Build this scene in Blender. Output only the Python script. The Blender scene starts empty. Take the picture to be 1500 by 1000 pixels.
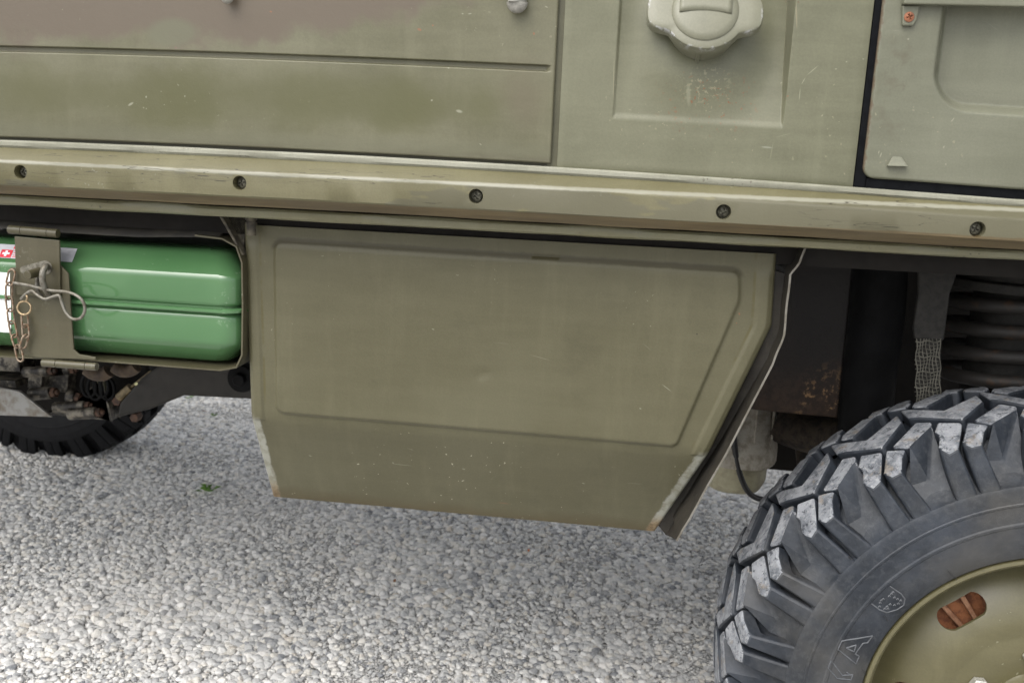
import bpy, bmesh, math, random
from mathutils import Vector, Matrix, noise
R = math.radians
random.seed(7)
S = bpy.context.scene
COL = S.collection

# ------------------------------------------------------------------ camera
FOC = 1360.0                                   # focal length in units of a 1500 px wide picture
CX = Vector((0.99062438, 0.13006973, 0.0417756))      # camera right
CD = Vector((0.06762809, -0.20120289, -0.97721228))   # camera down
CF = Vector((-0.11870037, 0.97087551, -0.20811286))   # camera forward
CP = Vector((0.0, -1.14, 1.063))
cam = bpy.data.cameras.new('camera')
camo = bpy.data.objects.new('camera', cam); COL.objects.link(camo)
camo.matrix_world = Matrix(((CX.x, -CD.x, -CF.x, CP.x), (CX.y, -CD.y, -CF.y, CP.y), (CX.z, -CD.z, -CF.z, CP.z), (0, 0, 0, 1)))
cam.sensor_width = 36; cam.lens = FOC / 1500 * 36
cam.clip_start = 0.05; cam.clip_end = 1000
cam.dof.use_dof = True; cam.dof.focus_distance = 1.20; cam.dof.aperture_fstop = 9.0
S.camera = camo

# ------------------------------------------------------------------ sky, sun, exposure
SUN_EL, SUN_AZ = 54.0, 212.0                   # azimuth: 180 = from behind the camera, >180 = from its left
w = bpy.data.worlds.new('World'); S.world = w; w.use_nodes = True
wn = w.node_tree; wn.nodes.clear()
sky = wn.nodes.new('ShaderNodeTexSky'); sky.sky_type = 'NISHITA'; sky.sun_disc = False
sky.sun_elevation = R(SUN_EL); sky.sun_rotation = R(SUN_AZ); sky.dust_density = 4.0; sky.air_density = 1.0
hs = wn.nodes.new('ShaderNodeHueSaturation'); hs.inputs['Saturation'].default_value = 0.22
bg = wn.nodes.new('ShaderNodeBackground'); bg.inputs['Strength'].default_value = 0.15
wo = wn.nodes.new('ShaderNodeOutputWorld')
wn.links.new(sky.outputs[0], hs.inputs['Color']); wn.links.new(hs.outputs[0], bg.inputs['Color']); wn.links.new(bg.outputs[0], wo.inputs[0])
sl = bpy.data.lights.new('sun', 'SUN'); sl.energy = 1.05; sl.angle = R(60); sl.color = (1.0, 0.965, 0.91)
so = bpy.data.objects.new('sun', sl); COL.objects.link(so)
_d = Vector((math.sin(R(SUN_AZ)) * math.cos(R(SUN_EL)), math.cos(R(SUN_AZ)) * math.cos(R(SUN_EL)), math.sin(R(SUN_EL))))
so.rotation_euler = _d.to_track_quat('Z', 'Y').to_euler(); so.location = (0, -6, 8)
S.view_settings.view_transform = 'Standard'; S.view_settings.look = 'None'
S.view_settings.exposure = 1.17; S.view_settings.gamma = 1.0; S.view_settings.use_curve_mapping = False

# ------------------------------------------------------------------ helpers: points
def P(px, py, y):
    """world point on the plane Y = y that the photograph shows at pixel (px, py)"""
    d = CX * (px - 750) + CD * (py - 500) + CF * FOC
    return CP + d * ((y - CP.y) / d.y)
def G(px, py, z=0.0):
    d = CX * (px - 750) + CD * (py - 500) + CF * FOC
    return CP + d * ((z - CP.z) / d.z)
def sm(a, b, t):
    if a == b: return 1.0 if t >= b else 0.0
    t = max(0.0, min(1.0, (t - a) / (b - a))); return t * t * (3 - 2 * t)
def lerp(a, b, t): return a + (b - a) * t

# ------------------------------------------------------------------ helpers: materials
class NT:
    def __init__(s, name):
        s.m = bpy.data.materials.new(name); s.m.use_nodes = True
        s.t = s.m.node_tree; s.b = s.t.nodes['Principled BSDF']
        s._pos = None
    def n(s, typ, **kw):
        x = s.t.nodes.new(typ)
        for k, v in kw.items(): setattr(x, k, v)
        return x
    def set(s, sock, v):
        if isinstance(v, bpy.types.NodeSocket): s.t.links.new(v, sock)
        else:
            if sock.type == 'RGBA' and len(v) == 3: v = (*v, 1)
            sock.default_value = v
    @property
    def pos(s):
        if s._pos is None: s._pos = s.n('ShaderNodeNewGeometry').outputs['Position']
        return s._pos
    def vec(s, op, a, b=None):
        x = s.n('ShaderNodeVectorMath', operation=op); s.set(x.inputs[0], a)
        if b is not None: s.set(x.inputs[1], b)
        return x.outputs['Value' if op in ('LENGTH', 'DISTANCE', 'DOT_PRODUCT') else 'Vector']
    def math(s, op, a, b=0.0, c=0.0, clamp=False):
        x = s.n('ShaderNodeMath', operation=op, use_clamp=clamp)
        for i, v in enumerate((a, b, c)): s.set(x.inputs[i], v)
        return x.outputs[0]
    def noise(s, scale, detail=4, rough=.55, stretch=(1, 1, 1), off=(0, 0, 0), dist=0.0):
        v = s.pos
        if stretch != (1, 1, 1): v = s.vec('MULTIPLY', v, stretch)
        if off != (0, 0, 0): v = s.vec('ADD', v, off)
        x = s.n('ShaderNodeTexNoise'); s.set(x.inputs['Vector'], v)
        x.inputs['Scale'].default_value = scale; x.inputs['Detail'].default_value = detail
        x.inputs['Roughness'].default_value = rough; x.inputs['Distortion'].default_value = dist
        return x.outputs[0]
    def ramp(s, v, a, b, lo=0.0, hi=1.0):
        x = s.n('ShaderNodeMapRange', interpolation_type='SMOOTHSTEP'); s.set(x.inputs['Value'], v)
        x.inputs['From Min'].default_value = a; x.inputs['From Max'].default_value = b
        x.inputs['To Min'].default_value = lo; x.inputs['To Max'].default_value = hi
        return x.outputs[0]
    def mix(s, f, a, b, blend='MIX'):
        x = s.n('ShaderNodeMix', data_type='RGBA', blend_type=blend)
        s.set(x.inputs[0], f); s.set(x.inputs[6], a); s.set(x.inputs[7], b)
        return x.outputs[2]
    def blob(s, c, ax, az, ang=0.0, soft=1.0, wob=None, y=1.0):
        """1 inside an ellipse of half axes ax, az (metres) round c in the XZ plane, fading over `soft` of its radius"""
        v = s.vec('SUBTRACT', s.pos, tuple(c))
        if ang:
            r = s.n('ShaderNodeVectorRotate', rotation_type='Y_AXIS'); s.set(r.inputs['Vector'], v); r.inputs['Angle'].default_value = ang
            v = r.outputs[0]
        v = s.vec('MULTIPLY', v, (1 / ax, y, 1 / az))
        l = s.vec('LENGTH', v)
        if wob is not None: l = s.math('ADD', l, wob)
        return s.ramp(l, 1.0, 1.0 - soft, 0.0, 1.0)
    def attr(s, name):
        x = s.n('ShaderNodeAttribute', attribute_name=name); return x.outputs['Fac']
    def bump(s, h, dist=.0005, strength=1.0, prev=None):
        x = s.n('ShaderNodeBump'); s.set(x.inputs['Height'], h); x.inputs['Distance'].default_value = dist
        x.inputs['Strength'].default_value = strength
        if prev is not None: s.set(x.inputs['Normal'], prev)
        return x.outputs[0]
    def out(s, col=None, rough=None, nor=None, metal=None, spec=None):
        if col is not None: s.set(s.b.inputs['Base Color'], col)
        if rough is not None: s.set(s.b.inputs['Roughness'], rough)
        if nor is not None: s.set(s.b.inputs['Normal'], nor)
        if metal is not None: s.set(s.b.inputs['Metallic'], metal)
        if spec is not None: s.set(s.b.inputs['Specular IOR Level'], spec)
        return s.m

def scratch(N, px0, py0, px1, py1, y, wpx=1.2):
    a, b = P(px0, py0, y), P(px1, py1, y); c = (a + b) / 2; d = b - a
    ang = math.atan2(d.z, d.x)
    return N.blob(c, max(d.length / 2, .0006), wpx * .00045, ang, .6, y=0.0, wob=None)

def paint(name, base, faded, fade=(.42, .62), chips=.68, chipcol=(.36, .35, .28), rust=0.0, rough=.42, streak=.35, k=.50, kb=.84, extra=None, bumpd=.00025, marks=(), wear=None, spec=.4):
    N = NT(name)
    big = N.noise(3.2, 5, .6); fine = N.noise(22, 5, .65, stretch=(.35, 1, 2.2)); grain = N.noise(420, 3, .6)
    col = N.mix(N.ramp(big, *fade), base, faded)
    col = N.mix(N.math('MULTIPLY', N.ramp(fine, .35, .7), streak), col, tuple(min(1, c * 1.28 + .012) for c in faded))
    dark = N.ramp(N.noise(9, 6, .7, off=(3, 7, 1)), .56, .74)
    col = N.mix(N.math('MULTIPLY', dark, .35), col, tuple(c * .7 for c in base))
    col = N.mix(.16, col, N.mix(N.ramp(grain, .3, .7), (.35,) * 3, (.65,) * 3), 'OVERLAY')
    col = N.mix(N.math('MULTIPLY', N.ramp(N.noise(13, 5, .65, stretch=(2.4, 1, .35), off=(0, 6, 6)), .48, .72), .22), col, tuple(min(1, c * 1.35 + .02) for c in faded))
    if extra: col = extra(N, col)
    ck = None
    if chips:
        a = N.ramp(N.noise(190, 2, .5, off=(5, 0, 0)), chips, chips + .03)
        b = N.ramp(N.noise(7, 3, .6, off=(0, 9, 2)), .5, .62)
        ck = N.math('MULTIPLY', a, b)
        col = N.mix(ck, col, chipcol)
    for mk in marks:
        f = scratch(N, *mk[:5], *(mk[6:7])); col = N.mix(N.math('MULTIPLY', f, .75), col, mk[5])
    if rust:
        a = N.ramp(N.noise(150, 3, .6, off=(1, 4, 8)), .70 - rust * .1, .75 - rust * .1)
        b = N.ramp(N.noise(5, 3, .6, off=(2, 2, 2)), .52, .62)
        col = N.mix(N.math('MULTIPLY', a, b), col, (.22, .10, .055))
    if wear: col = wear(N, col)
    col = N.mix(1.0, col, (k, k * .99, k * kb), 'MULTIPLY')
    r = N.math('ADD', N.math('MULTIPLY', fine, .2), rough - .1)
    h = N.math('ADD', N.math('MULTIPLY', grain, .4), N.math('MULTIPLY', N.noise(60, 4, .6), .9))
    return N.out(col, r, N.bump(h, bumpd), 0.0, spec)

def plain(name, col, rough=.5, metal=0.0, var=.35, scale=40, col2=None, bumpd=.0004, lo=.4, hi=.65, spec=.4):
    N = NT(name)
    nz = N.noise(scale, 6, .65)
    c2 = col2 or tuple(c * (1 - var) for c in col)
    c = N.mix(N.ramp(nz, lo, hi), col, c2)
    return N.out(c, N.math('ADD', N.math('MULTIPLY', N.noise(scale * 3, 3), .25), rough - .12), N.bump(N.noise(scale * 4, 5, .7), bumpd), metal, spec)

OLIVE = (.150, .142, .088); OLIVE_F = (.215, .208, .150)

# ------------------------------------------------------------------ helpers: meshes
class MB:
    def __init__(s): s.v = []; s.f = []; s.mi = []
    def add(s, vs, fs, mi=0):
        o = len(s.v); s.v += [tuple(v) for v in vs]; s.f += [tuple(i + o for i in f) for f in fs]; s.mi += [mi] * len(fs); return o
    def box(s, lo, hi, mi=0):
        (a, b, c), (d, e, f) = lo, hi
        return s.add([(a, b, c), (d, b, c), (d, e, c), (a, e, c), (a, b, f), (d, b, f), (d, e, f), (a, e, f)],
              [(3, 2, 1, 0), (4, 5, 6, 7), (0, 1, 5, 4), (1, 2, 6, 5), (2, 3, 7, 6), (3, 0, 4, 7)], mi)
    def prism(s, poly, axis_vec, mi=0):
        """closed prism: polygon (3-D points) swept by a vector"""
        n = len(poly); a = [Vector(p) for p in poly]; b = [p + Vector(axis_vec) for p in a]
        return s.add(a + b, [tuple(range(n))[::-1], tuple(range(n, 2 * n))] + [(i, (i + 1) % n, (i + 1) % n + n, i + n) for i in range(n)], mi)
    def cyl(s, a, b, r0, r1=None, n=16, mi=0, caps=True):
        a, b = Vector(a), Vector(b); r1 = r0 if r1 is None else r1
        d = (b - a).normalized(); u = d.orthogonal().normalized(); v = d.cross(u)
        A = [a + (u * math.cos(t) + v * math.sin(t)) * r0 for t in [2 * math.pi * i / n for i in range(n)]]
        B = [b + (u * math.cos(t) + v * math.sin(t)) * r1 for t in [2 * math.pi * i / n for i in range(n)]]
        f = [(i, (i + 1) % n, (i + 1) % n + n, i + n) for i in range(n)]
        if caps: f += [tuple(range(n))[::-1], tuple(range(n, 2 * n))]
        return s.add(A + B, f, mi)
    def tube(s, pts, r, n=8, closed=False, sub=6, mi=0, flat=1.0):
        pts = [Vector(p) for p in pts]
        if sub > 1:
            q = []; m = len(pts)
            for i in range(m if closed else m - 1):
                p0, p1, p2, p3 = (pts[(i + k) % m] if closed else pts[max(0, min(m - 1, i + k))] for k in (-1, 0, 1, 2))
                for j in range(sub):
                    t = j / sub
                    q.append(.5 * ((2 * p1) + (p2 - p0) * t + (2 * p0 - 5 * p1 + 4 * p2 - p3) * t * t + (3 * p1 - p0 - 3 * p2 + p3) * t ** 3))
            if not closed: q.append(pts[-1])
            pts = q
        m = len(pts); vs = []; fs = []; up = None
        for i, p in enumerate(pts):
            d = ((pts[(i + 1) % m] if closed or i < m - 1 else p) - (pts[i - 1] if closed or i > 0 else p)).normalized()
            if up is None: up = d.orthogonal().normalized()
            up = (up - d * up.dot(d)).normalized(); v = d.cross(up)
            rr = r(i / (m - 1)) if callable(r) else r
            for k in range(n):
                t = 2 * math.pi * k / n; vs.append(p + up * math.cos(t) * rr + v * math.sin(t) * rr * flat)
        for i in range(m if closed else m - 1):
            for k in range(n):
                a, b = i * n, ((i + 1) % m) * n
                fs.append((a + k, a + (k + 1) % n, b + (k + 1) % n, b + k))
        if not closed: fs += [tuple(range(n))[::-1], tuple(range((m - 1) * n, m * n))]
        return s.add(vs, fs, mi)
    def grid(s, pts, mi=0, flip=False):
        """pts[row][col]"""
        nr, nc = len(pts), len(pts[0]); vs = [p for r in pts for p in r]
        f = []
        for i in range(nr - 1):
            for j in range(nc - 1):
                q = (i * nc + j, i * nc + j + 1, (i + 1) * nc + j + 1, (i + 1) * nc + j)
                f.append(q[::-1] if flip else q)
        return s.add(vs, f, mi)
    def lathe(s, prof, n=96, mi=0, a0=0.0, a1=2 * math.pi):
        """profile of (r, y) turned about the Y axis"""
        full = abs(a1 - a0 - 2 * math.pi) < 1e-6; m = len(prof); vs = []; fs = []
        cnt = n if full else n + 1
        for i in range(cnt):
            t = a0 + (a1 - a0) * i / n
            for r, y in prof: vs.append((r * math.cos(t), y, r * math.sin(t)))
        for i in range(n):
            a, b = i * m, ((i + 1) % cnt) * m
            for k in range(m - 1): fs.append((a + k, a + k + 1, b + k + 1, b + k))
        return s.add(vs, fs, mi)
    def mesh(s, name, mats, sharp=40, fix=True):
        me = bpy.data.meshes.new(name); me.from_pydata(s.v, [], s.f)
        for m in (mats if isinstance(mats, (list, tuple)) else [mats]): me.materials.append(m)
        me.polygons.foreach_set('material_index', s.mi)
        if fix:
            bm = bmesh.new(); bm.from_mesh(me); bmesh.ops.recalc_face_normals(bm, faces=bm.faces); bm.to_mesh(me); bm.free()
        if sharp is not None:
            me.polygons.foreach_set('use_smooth', [True] * len(me.polygons)); me.set_sharp_from_angle(angle=R(sharp))
        me.update(); return me

def link(name, me, parent=None, bevel=0.0, seg=2):
    o = bpy.data.objects.new(name, me); COL.objects.link(o)
    if parent is not None:
        o.parent = parent
        if parent.parent is None and parent.type == 'EMPTY' and parent.get('worldspace'): o.location = -parent.location
    if bevel:
        b = o.modifiers.new('bevel', 'BEVEL'); b.width = bevel; b.segments = seg; b.limit_method = 'ANGLE'; b.angle_limit = R(35); b.harden_normals = False
    return o
def thing(name, label, cat, loc=(0, 0, 0), group=None):
    o = bpy.data.objects.new(name, None); COL.objects.link(o); o.location = loc; o.empty_display_size = .1
    o['label'] = label; o['category'] = cat
    if group: o['group'] = group
    o['worldspace'] = True          # its parts' vertices are in world coordinates
    return o
def tag(o, label, cat, group=None):
    o['label'] = label; o['category'] = cat
    if group: o['group'] = group
def cut(o, cutter_me):
    """subtract a mesh from an object's mesh (exact boolean, result baked)"""
    c = bpy.data.objects.new('cutter', cutter_me); COL.objects.link(c); c.location = o.location; c.parent = o.parent
    b = o.modifiers.new('cut', 'BOOLEAN'); b.operation = 'DIFFERENCE'; b.object = c; b.solver = 'EXACT'
    dg = bpy.context.evaluated_depsgraph_get(); dg.update()
    me = bpy.data.meshes.new_from_object(o.evaluated_get(dg)); o.modifiers.remove(b); o.data = me
    bpy.data.objects.remove(c)

# ------------------------------------------------------------------ ground
def ground_mat():
    N = NT('gravel_ground')
    v = N.n('ShaderNodeTexVoronoi', feature='F1'); N.set(v.inputs['Vector'], N.vec('MULTIPLY', N.pos, (1, 1, 0))); v.inputs['Scale'].default_value = 95
    v2 = N.n('ShaderNodeTexVoronoi', feature='DISTANCE_TO_EDGE'); N.set(v2.inputs['Vector'], N.vec('MULTIPLY', N.pos, (1, 1, 0))); v2.inputs['Scale'].default_value = 95
    sep = N.n('ShaderNodeSeparateColor'); N.set(sep.inputs[0], v.outputs['Color'])
    c = N.mix(N.ramp(sep.outputs[0], 0, 1), (.50, .495, .48), (.66, .645, .62))
    c = N.mix(N.ramp(N.noise(1.7, 4, .6), .4, .65), c, (.58, .57, .55))
    h = N.math('ADD', N.ramp(v2.outputs['Distance'], 0, .25), N.math('MULTIPLY', N.noise(160, 4), .35))
    return N.out(c, .85, N.bump(h, .006), 0, .3)
mb = MB(); mb.add([(-250, -250, 0), (250, -250, 0), (250, 250, 0), (-250, 250, 0)], [(0, 1, 2, 3)])
g = link('ground', mb.mesh('ground', ground_mat(), None)); g['kind'] = 'structure'

def stone_mat():
    N = NT('gravel_stone')
    oi = N.n('ShaderNodeAttribute', attribute_name='tone', attribute_type='INSTANCER').outputs['Fac']
    cr = N.n('ShaderNodeValToRGB'); N.set(cr.inputs[0], oi)
    e = cr.color_ramp.elements
    stops = [(0, (.15, .16, .175)), (.07, (.27, .275, .28)), (.2, (.42, .42, .415)), (.42, (.54, .535, .52)), (.62, (.62, .61, .585)), (.8, (.61, .58, .52)), (.88, (.78, .77, .75)), (.985, (.48, .43, .36)), (1.0, (.42, .43, .44))]
    e[0].position, e[0].color = stops[0][0], (*stops[0][1], 1); e[1].position, e[1].color = 1.0, (*stops[-1][1], 1)
    for p, c in stops[1:-1]:
        x = e.new(p); x.color = (*c, 1)
    nz = N.noise(260, 5, .7)
    c = N.mix(N.math('MULTIPLY', N.ramp(nz, .4, .7), .35), cr.outputs[0], (.62, .61, .59))
    c = N.mix(N.ramp(N.noise(1.4, 3, .6, off=(2, 1, 0)), .45, .62, 0, .35), c, (.62, .60, .57))
    return N.out(c, .8, N.bump(nz, .0006), 0, .3)

def gravel(name, x0, x1, y0, y1, density, rad, lo, hi, seed, label):
    nx, ny = 24, 24
    mb = MB(); mb.grid([[(lerp(x0, x1, i / nx), lerp(y0, y1, j / ny), 0.002) for i in range(nx + 1)] for j in range(ny + 1)])
    o = link(name, mb.mesh(name, stone_mat(), None, fix=False)); o['kind'] = 'stuff'; o['label'] = label; o['category'] = 'gravel'
    t = bpy.data.node_groups.new(name + '_scatter', 'GeometryNodeTree')
    t.interface.new_socket('Geometry', in_out='INPUT', socket_type='NodeSocketGeometry'); t.interface.new_socket('Geometry', in_out='OUTPUT', socket_type='NodeSocketGeometry')
    nd = lambda ty, **k: (lambda x: ([setattr(x, a, b) for a, b in k.items()], x)[1])(t.nodes.new(ty))
    L = t.links.new
    gi, go = nd('NodeGroupInput'), nd('NodeGroupOutput')
    di = nd('GeometryNodeDistributePointsOnFaces'); di.inputs['Density'].default_value = density; di.inputs['Seed'].default_value = seed
    L(gi.outputs[0], di.inputs['Mesh'])
    jn = nd('GeometryNodeJoinGeometry')
    for i in range(7):
        ic = nd('GeometryNodeMeshIcoSphere'); ic.inputs['Radius'].default_value = 1.0; ic.inputs['Subdivisions'].default_value = 3 if i % 3 == 0 else 2
        ps = nd('GeometryNodeInputPosition'); ad = nd('ShaderNodeVectorMath', operation='ADD'); ad.inputs[1].default_value = (i * 3.7 + seed, i * 1.3, 5 - i)
        nz = nd('ShaderNodeTexNoise'); nz.inputs['Scale'].default_value = .75; nz.inputs['Detail'].default_value = 2.5
        L(ps.outputs[0], ad.inputs[0]); L(ad.outputs[0], nz.inputs['Vector'])
        sb = nd('ShaderNodeVectorMath', operation='SUBTRACT'); sb.inputs[1].default_value = (.5, .5, .5); L(nz.outputs['Color'], sb.inputs[0])
        sc = nd('ShaderNodeVectorMath', operation='SCALE'); sc.inputs['Scale'].default_value = 1.35; L(sb.outputs[0], sc.inputs[0])
        sp = nd('GeometryNodeSetPosition'); L(ic.outputs['Mesh'], sp.inputs['Geometry']); L(sc.outputs[0], sp.inputs['Offset'])
        tr = nd('GeometryNodeTransform'); tr.inputs['Scale'].default_value = (rad * (1.0 + .14 * (i % 3)), rad * (.98 - .1 * (i % 2)), rad * (.46 + .07 * (i % 4)))
        L(sp.outputs[0], tr.inputs['Geometry'])
        ss = nd('GeometryNodeSetShadeSmooth'); ss.inputs['Shade Smooth'].default_value = (i % 3 == 0); L(tr.outputs[0], ss.inputs['Geometry'])
        sm_ = nd('GeometryNodeSetMaterial'); sm_.inputs['Material'].default_value = o.data.materials[0]; L(ss.outputs[0], sm_.inputs['Geometry'])
        gt = nd('GeometryNodeGeometryToInstance'); L(sm_.outputs[0], gt.inputs[0]); L(gt.outputs[0], jn.inputs[0])
    ip = nd('GeometryNodeInstanceOnPoints'); L(di.outputs['Points'], ip.inputs['Points']); L(jn.outputs[0], ip.inputs['Instance'])
    ip.inputs['Pick Instance'].default_value = True
    rr = nd('FunctionNodeRandomValue', data_type='FLOAT_VECTOR'); rr.inputs[0].default_value = (-.22, -.22, 0); rr.inputs[1].default_value = (.22, .22, 6.28); rr.inputs['Seed'].default_value = seed + 1
    L(rr.outputs[0], ip.inputs['Rotation'])
    rs = nd('FunctionNodeRandomValue', data_type='FLOAT'); rs.inputs[2].default_value = 0; rs.inputs[3].default_value = 1; rs.inputs['Seed'].default_value = seed + 2
    pw = nd('ShaderNodeMath', operation='POWER'); L(rs.outputs[1], pw.inputs[0]); pw.inputs[1].default_value = 2.8
    mr = nd('ShaderNodeMapRange'); L(pw.outputs[0], mr.inputs[0]); mr.inputs[3].default_value = lo; mr.inputs[4].default_value = hi
    # patches of finer grit and of coarser stones
    gp_ = nd('GeometryNodeInputPosition'); gn = nd('ShaderNodeTexNoise'); gn.inputs['Scale'].default_value = 2.6; gn.inputs['Detail'].default_value = 3; L(gp_.outputs[0], gn.inputs['Vector'])
    gm = nd('ShaderNodeMapRange'); L(gn.outputs[0], gm.inputs[0]); gm.inputs[1].default_value = .36; gm.inputs[2].default_value = .64; gm.inputs[3].default_value = .62; gm.inputs[4].default_value = 1.25
    ml = nd('ShaderNodeMath', operation='MULTIPLY'); L(mr.outputs[0], ml.inputs[0]); L(gm.outputs[0], ml.inputs[1]); L(ml.outputs[0], ip.inputs['Scale'])
    st = nd('GeometryNodeStoreNamedAttribute', data_type='FLOAT', domain='INSTANCE'); st.inputs['Name'].default_value = 'tone'
    rt = nd('FunctionNodeRandomValue', data_type='FLOAT'); rt.inputs['Seed'].default_value = seed + 3
    L(rt.outputs[1], st.inputs['Value']); L(ip.outputs[0], st.inputs['Geometry'])
    L(st.outputs[0], go.inputs[0])
    md = o.modifiers.new('scatter', 'NODES'); md.node_group = t
    return o
gravel('gravel', -3.2, 1.4, -.1, 3.2, 21000, .0046, .5, 2.5, 3, 'loose grey and white gravel lying under and beside the truck')

# ------------------------------------------------------------------ weeds and litter on the gravel
leafm = plain('weed_leaf', (.14, .27, .05), .55, 0, .4, 60)
def weed(px, py, n, size, label):
    c = G(px, py); mb = MB()
    for i in range(n):
        a = random.uniform(0, 6.28); L_ = size * random.uniform(.6, 1.15); t = random.uniform(.35, 1.0)
        d = Vector((math.cos(a), math.sin(a), 0)); s = Vector((-d.y, d.x, 0)); b = c + Vector((random.uniform(-1, 1), random.uniform(-1, 1), 0)) * size * .45 + Vector((0, 0, .012))
        z = Vector((0, 0, 1))
        p = [b, b + d * L_ * .45 + z * L_ * t * .6 + s * L_ * .22, b + d * L_ + z * L_ * t * .55, b + d * L_ * .45 + z * L_ * t * .6 - s * L_ * .22]
        mb.add([tuple(q - c) for q in p], [(0, 1, 2), (0, 2, 3)])
    o = link('weed', mb.mesh('weed', leafm, None)); o.location = c; tag(o, label, 'weed', 'weeds growing in the gravel')
weed(304, 724, 22, .027, 'small green weed nearest the camera, left of the lower corner of the metal box')
weed(276, 587, 12, .020, 'tiny green weed furthest back, just right of the rear tyre below the dark frame beam')
weed(312, 614, 8, .016, 'tiny sparse weed in the gravel between two other weeds, left of the box')
litm = plain('dry_leaf', (.24, .12, .06), .7); orm = plain('orange_scrap', (.55, .20, .07), .6)
def litter(px, py, size, m, label, name='leaf_scrap'):
    c = G(px, py) + Vector((0, 0, .014)); a = random.uniform(0, 3.1); mb = MB()
    d = Vector((math.cos(a), math.sin(a), .1)) * size; s = Vector((-d.y, d.x, .004)) * .45
    mb.prism([-d, -d * .3 + s, d * .6 + s * .8, d, d * .3 - s, -d * .5 - s * .7], (0, 0, .0015))
    o = link(name, mb.mesh(name, m, None)); o.location = c; tag(o, label, 'leaf', None)
litter(521, 804, .007, litm, 'dark brown leaf scrap on the gravel below the left half of the box')
litter(578, 858, .006, litm, 'ochre brown leaf scrap on the pale gravel low in the middle')
litter(774, 813, .006, orm, 'orange leaf scrap on the gravel below the right half of the box')
litter(300, 607, .012, litm, 'brown leaf scrap lying behind the small weeds by the rear tyre')

# ================================================================== the truck
truck = thing('military_truck', 'olive drab military off-road truck with faded camouflage, seen close along its lower side', 'truck', (-.6, .88, 0))
XL, XR = -2.6, 1.75                                # how far the body runs to either side of the picture

def ledge_z(py, y): return P(700, py, y).z
Z_LEDGE_T, Z_LEDGE_B = ledge_z(238, -.012), ledge_z(247, -.012)

X7 = P(700, 240, -.01).x; Z_SILL_B = ledge_z(338, -.008)
def sag(x):
    """the old body's ledge hangs a few millimetres lower towards the cab end"""
    d = max(-.75, min(.62, x - X7)); return -.0122 * d - .0169 * d * d
def settle(o):
    for v in o.data.vertices:
        v.co.z += sag(v.co.x) * max(0.0, min(1.0, (v.co.z - Z_SILL_B) / (Z_LEDGE_T - Z_SILL_B)))
    o.data.update(); return o
# --- paints
def camo(N, col):
    wob = N.math('MULTIPLY', N.math('SUBTRACT', N.noise(7, 5, .62), .5), 2.0)
    b1 = N.blob(P(285, -120, 0), .43, .158, .03, .13, N.math('MULTIPLY', wob, .38))
    b2 = N.blob(P(-60, -70, 0), .30, .125, .02, .4, wob)
    col = N.mix(N.math('MULTIPLY', N.math('MAXIMUM', b1, b2), .95), col, (.196, .156, .134))
    gp = N.blob(P(255, 48, 0), .045, .022, .1, .45, N.math('MULTIPLY', wob, .4))
    col = N.mix(N.math('MULTIPLY', gp, .7), col, (.215, .222, .165))
    for (x, y_, a, b, k) in ((60, 135, .07, .045, .5), (265, 140, .075, .05, .75), (450, 150, .07, .05, .6), (600, 150, .065, .04, .75), (712, 160, .035, .035, .4), (150, 140, .05, .03, .4)):
        bl = N.blob(P(x, y_, 0), a * 1.35, b * 1.1, 0, .95, wob); col = N.mix(N.math('MULTIPLY', bl, min(1, k * 1.25)), col, (.135, .134, .054))
    ob = N.blob(P(330, 143, 0), .72, .052, .03, .8, N.math('MULTIPLY', wob, .5)); col = N.mix(N.math('MULTIPLY', ob, .6), col, (.148, .146, .076))
    bl = N.blob(P(770, 150, 0), .05, .06, 0, .9, wob); col = N.mix(N.math('MULTIPLY', bl, .45), col, (.20, .165, .13))
    # pale scuffed lower edge
    sx = N.n('ShaderNodeSeparateXYZ'); N.set(sx.inputs[0], N.pos)
    z0 = P(400, 222, 0).z
    e = N.math('ADD', sx.outputs[2], N.math('MULTIPLY', N.math('SUBTRACT', N.noise(30, 5, .7, stretch=(.3, 1, 1)), .5), .012))
    col = N.mix(N.ramp(e, z0 + .030, z0 + .012, 0, .45), col, (.25, .25, .20))
    br = N.math('MULTIPLY', N.ramp(e, z0 + .012, z0 + .002), N.ramp(N.noise(14, 4, .6, stretch=(.5, 1, 1)), .45, .58))
    return N.mix(N.math('MULTIPLY', br, .7), col, (.16, .145, .11))
W_ = (.46, .46, .40); RST = (.42, .18, .11)
m_hatch = paint('hatch_paint', (.180, .174, .118), (.230, .222, .166), extra=camo, k=.455, kb=.83, chips=.70, streak=.25,
    marks=[(612, 43, 620, 46, 0, RST, 4), (634, 38, 637, 39, 0, RST, 3), (782, 48, 784, 53, 0, RST, 4), (677, 21, 681, 22, 0, W_, 2), (686, 22, 693, 21, 0, W_, 2), (798, 10, 804, 13, 0, W_, 2),
           (190, 156, 200, 150, 0, W_, 4), (216, 142, 219, 143, 0, W_, 4), (632, 148, 636, 147, 0, W_, 3), (668, 162, 680, 165, 0, W_, 5), (273, 141, 275, 142, 0, W_, 3), (258, 70, 264, 72, 0, (.27, .2, .18), 5), (657, 100, 660, 101, 0, W_, 3), (703, 210, 707, 213, 0, W_, 2), (397, 18, 402, 19, 0, RST, 3)])
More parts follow.
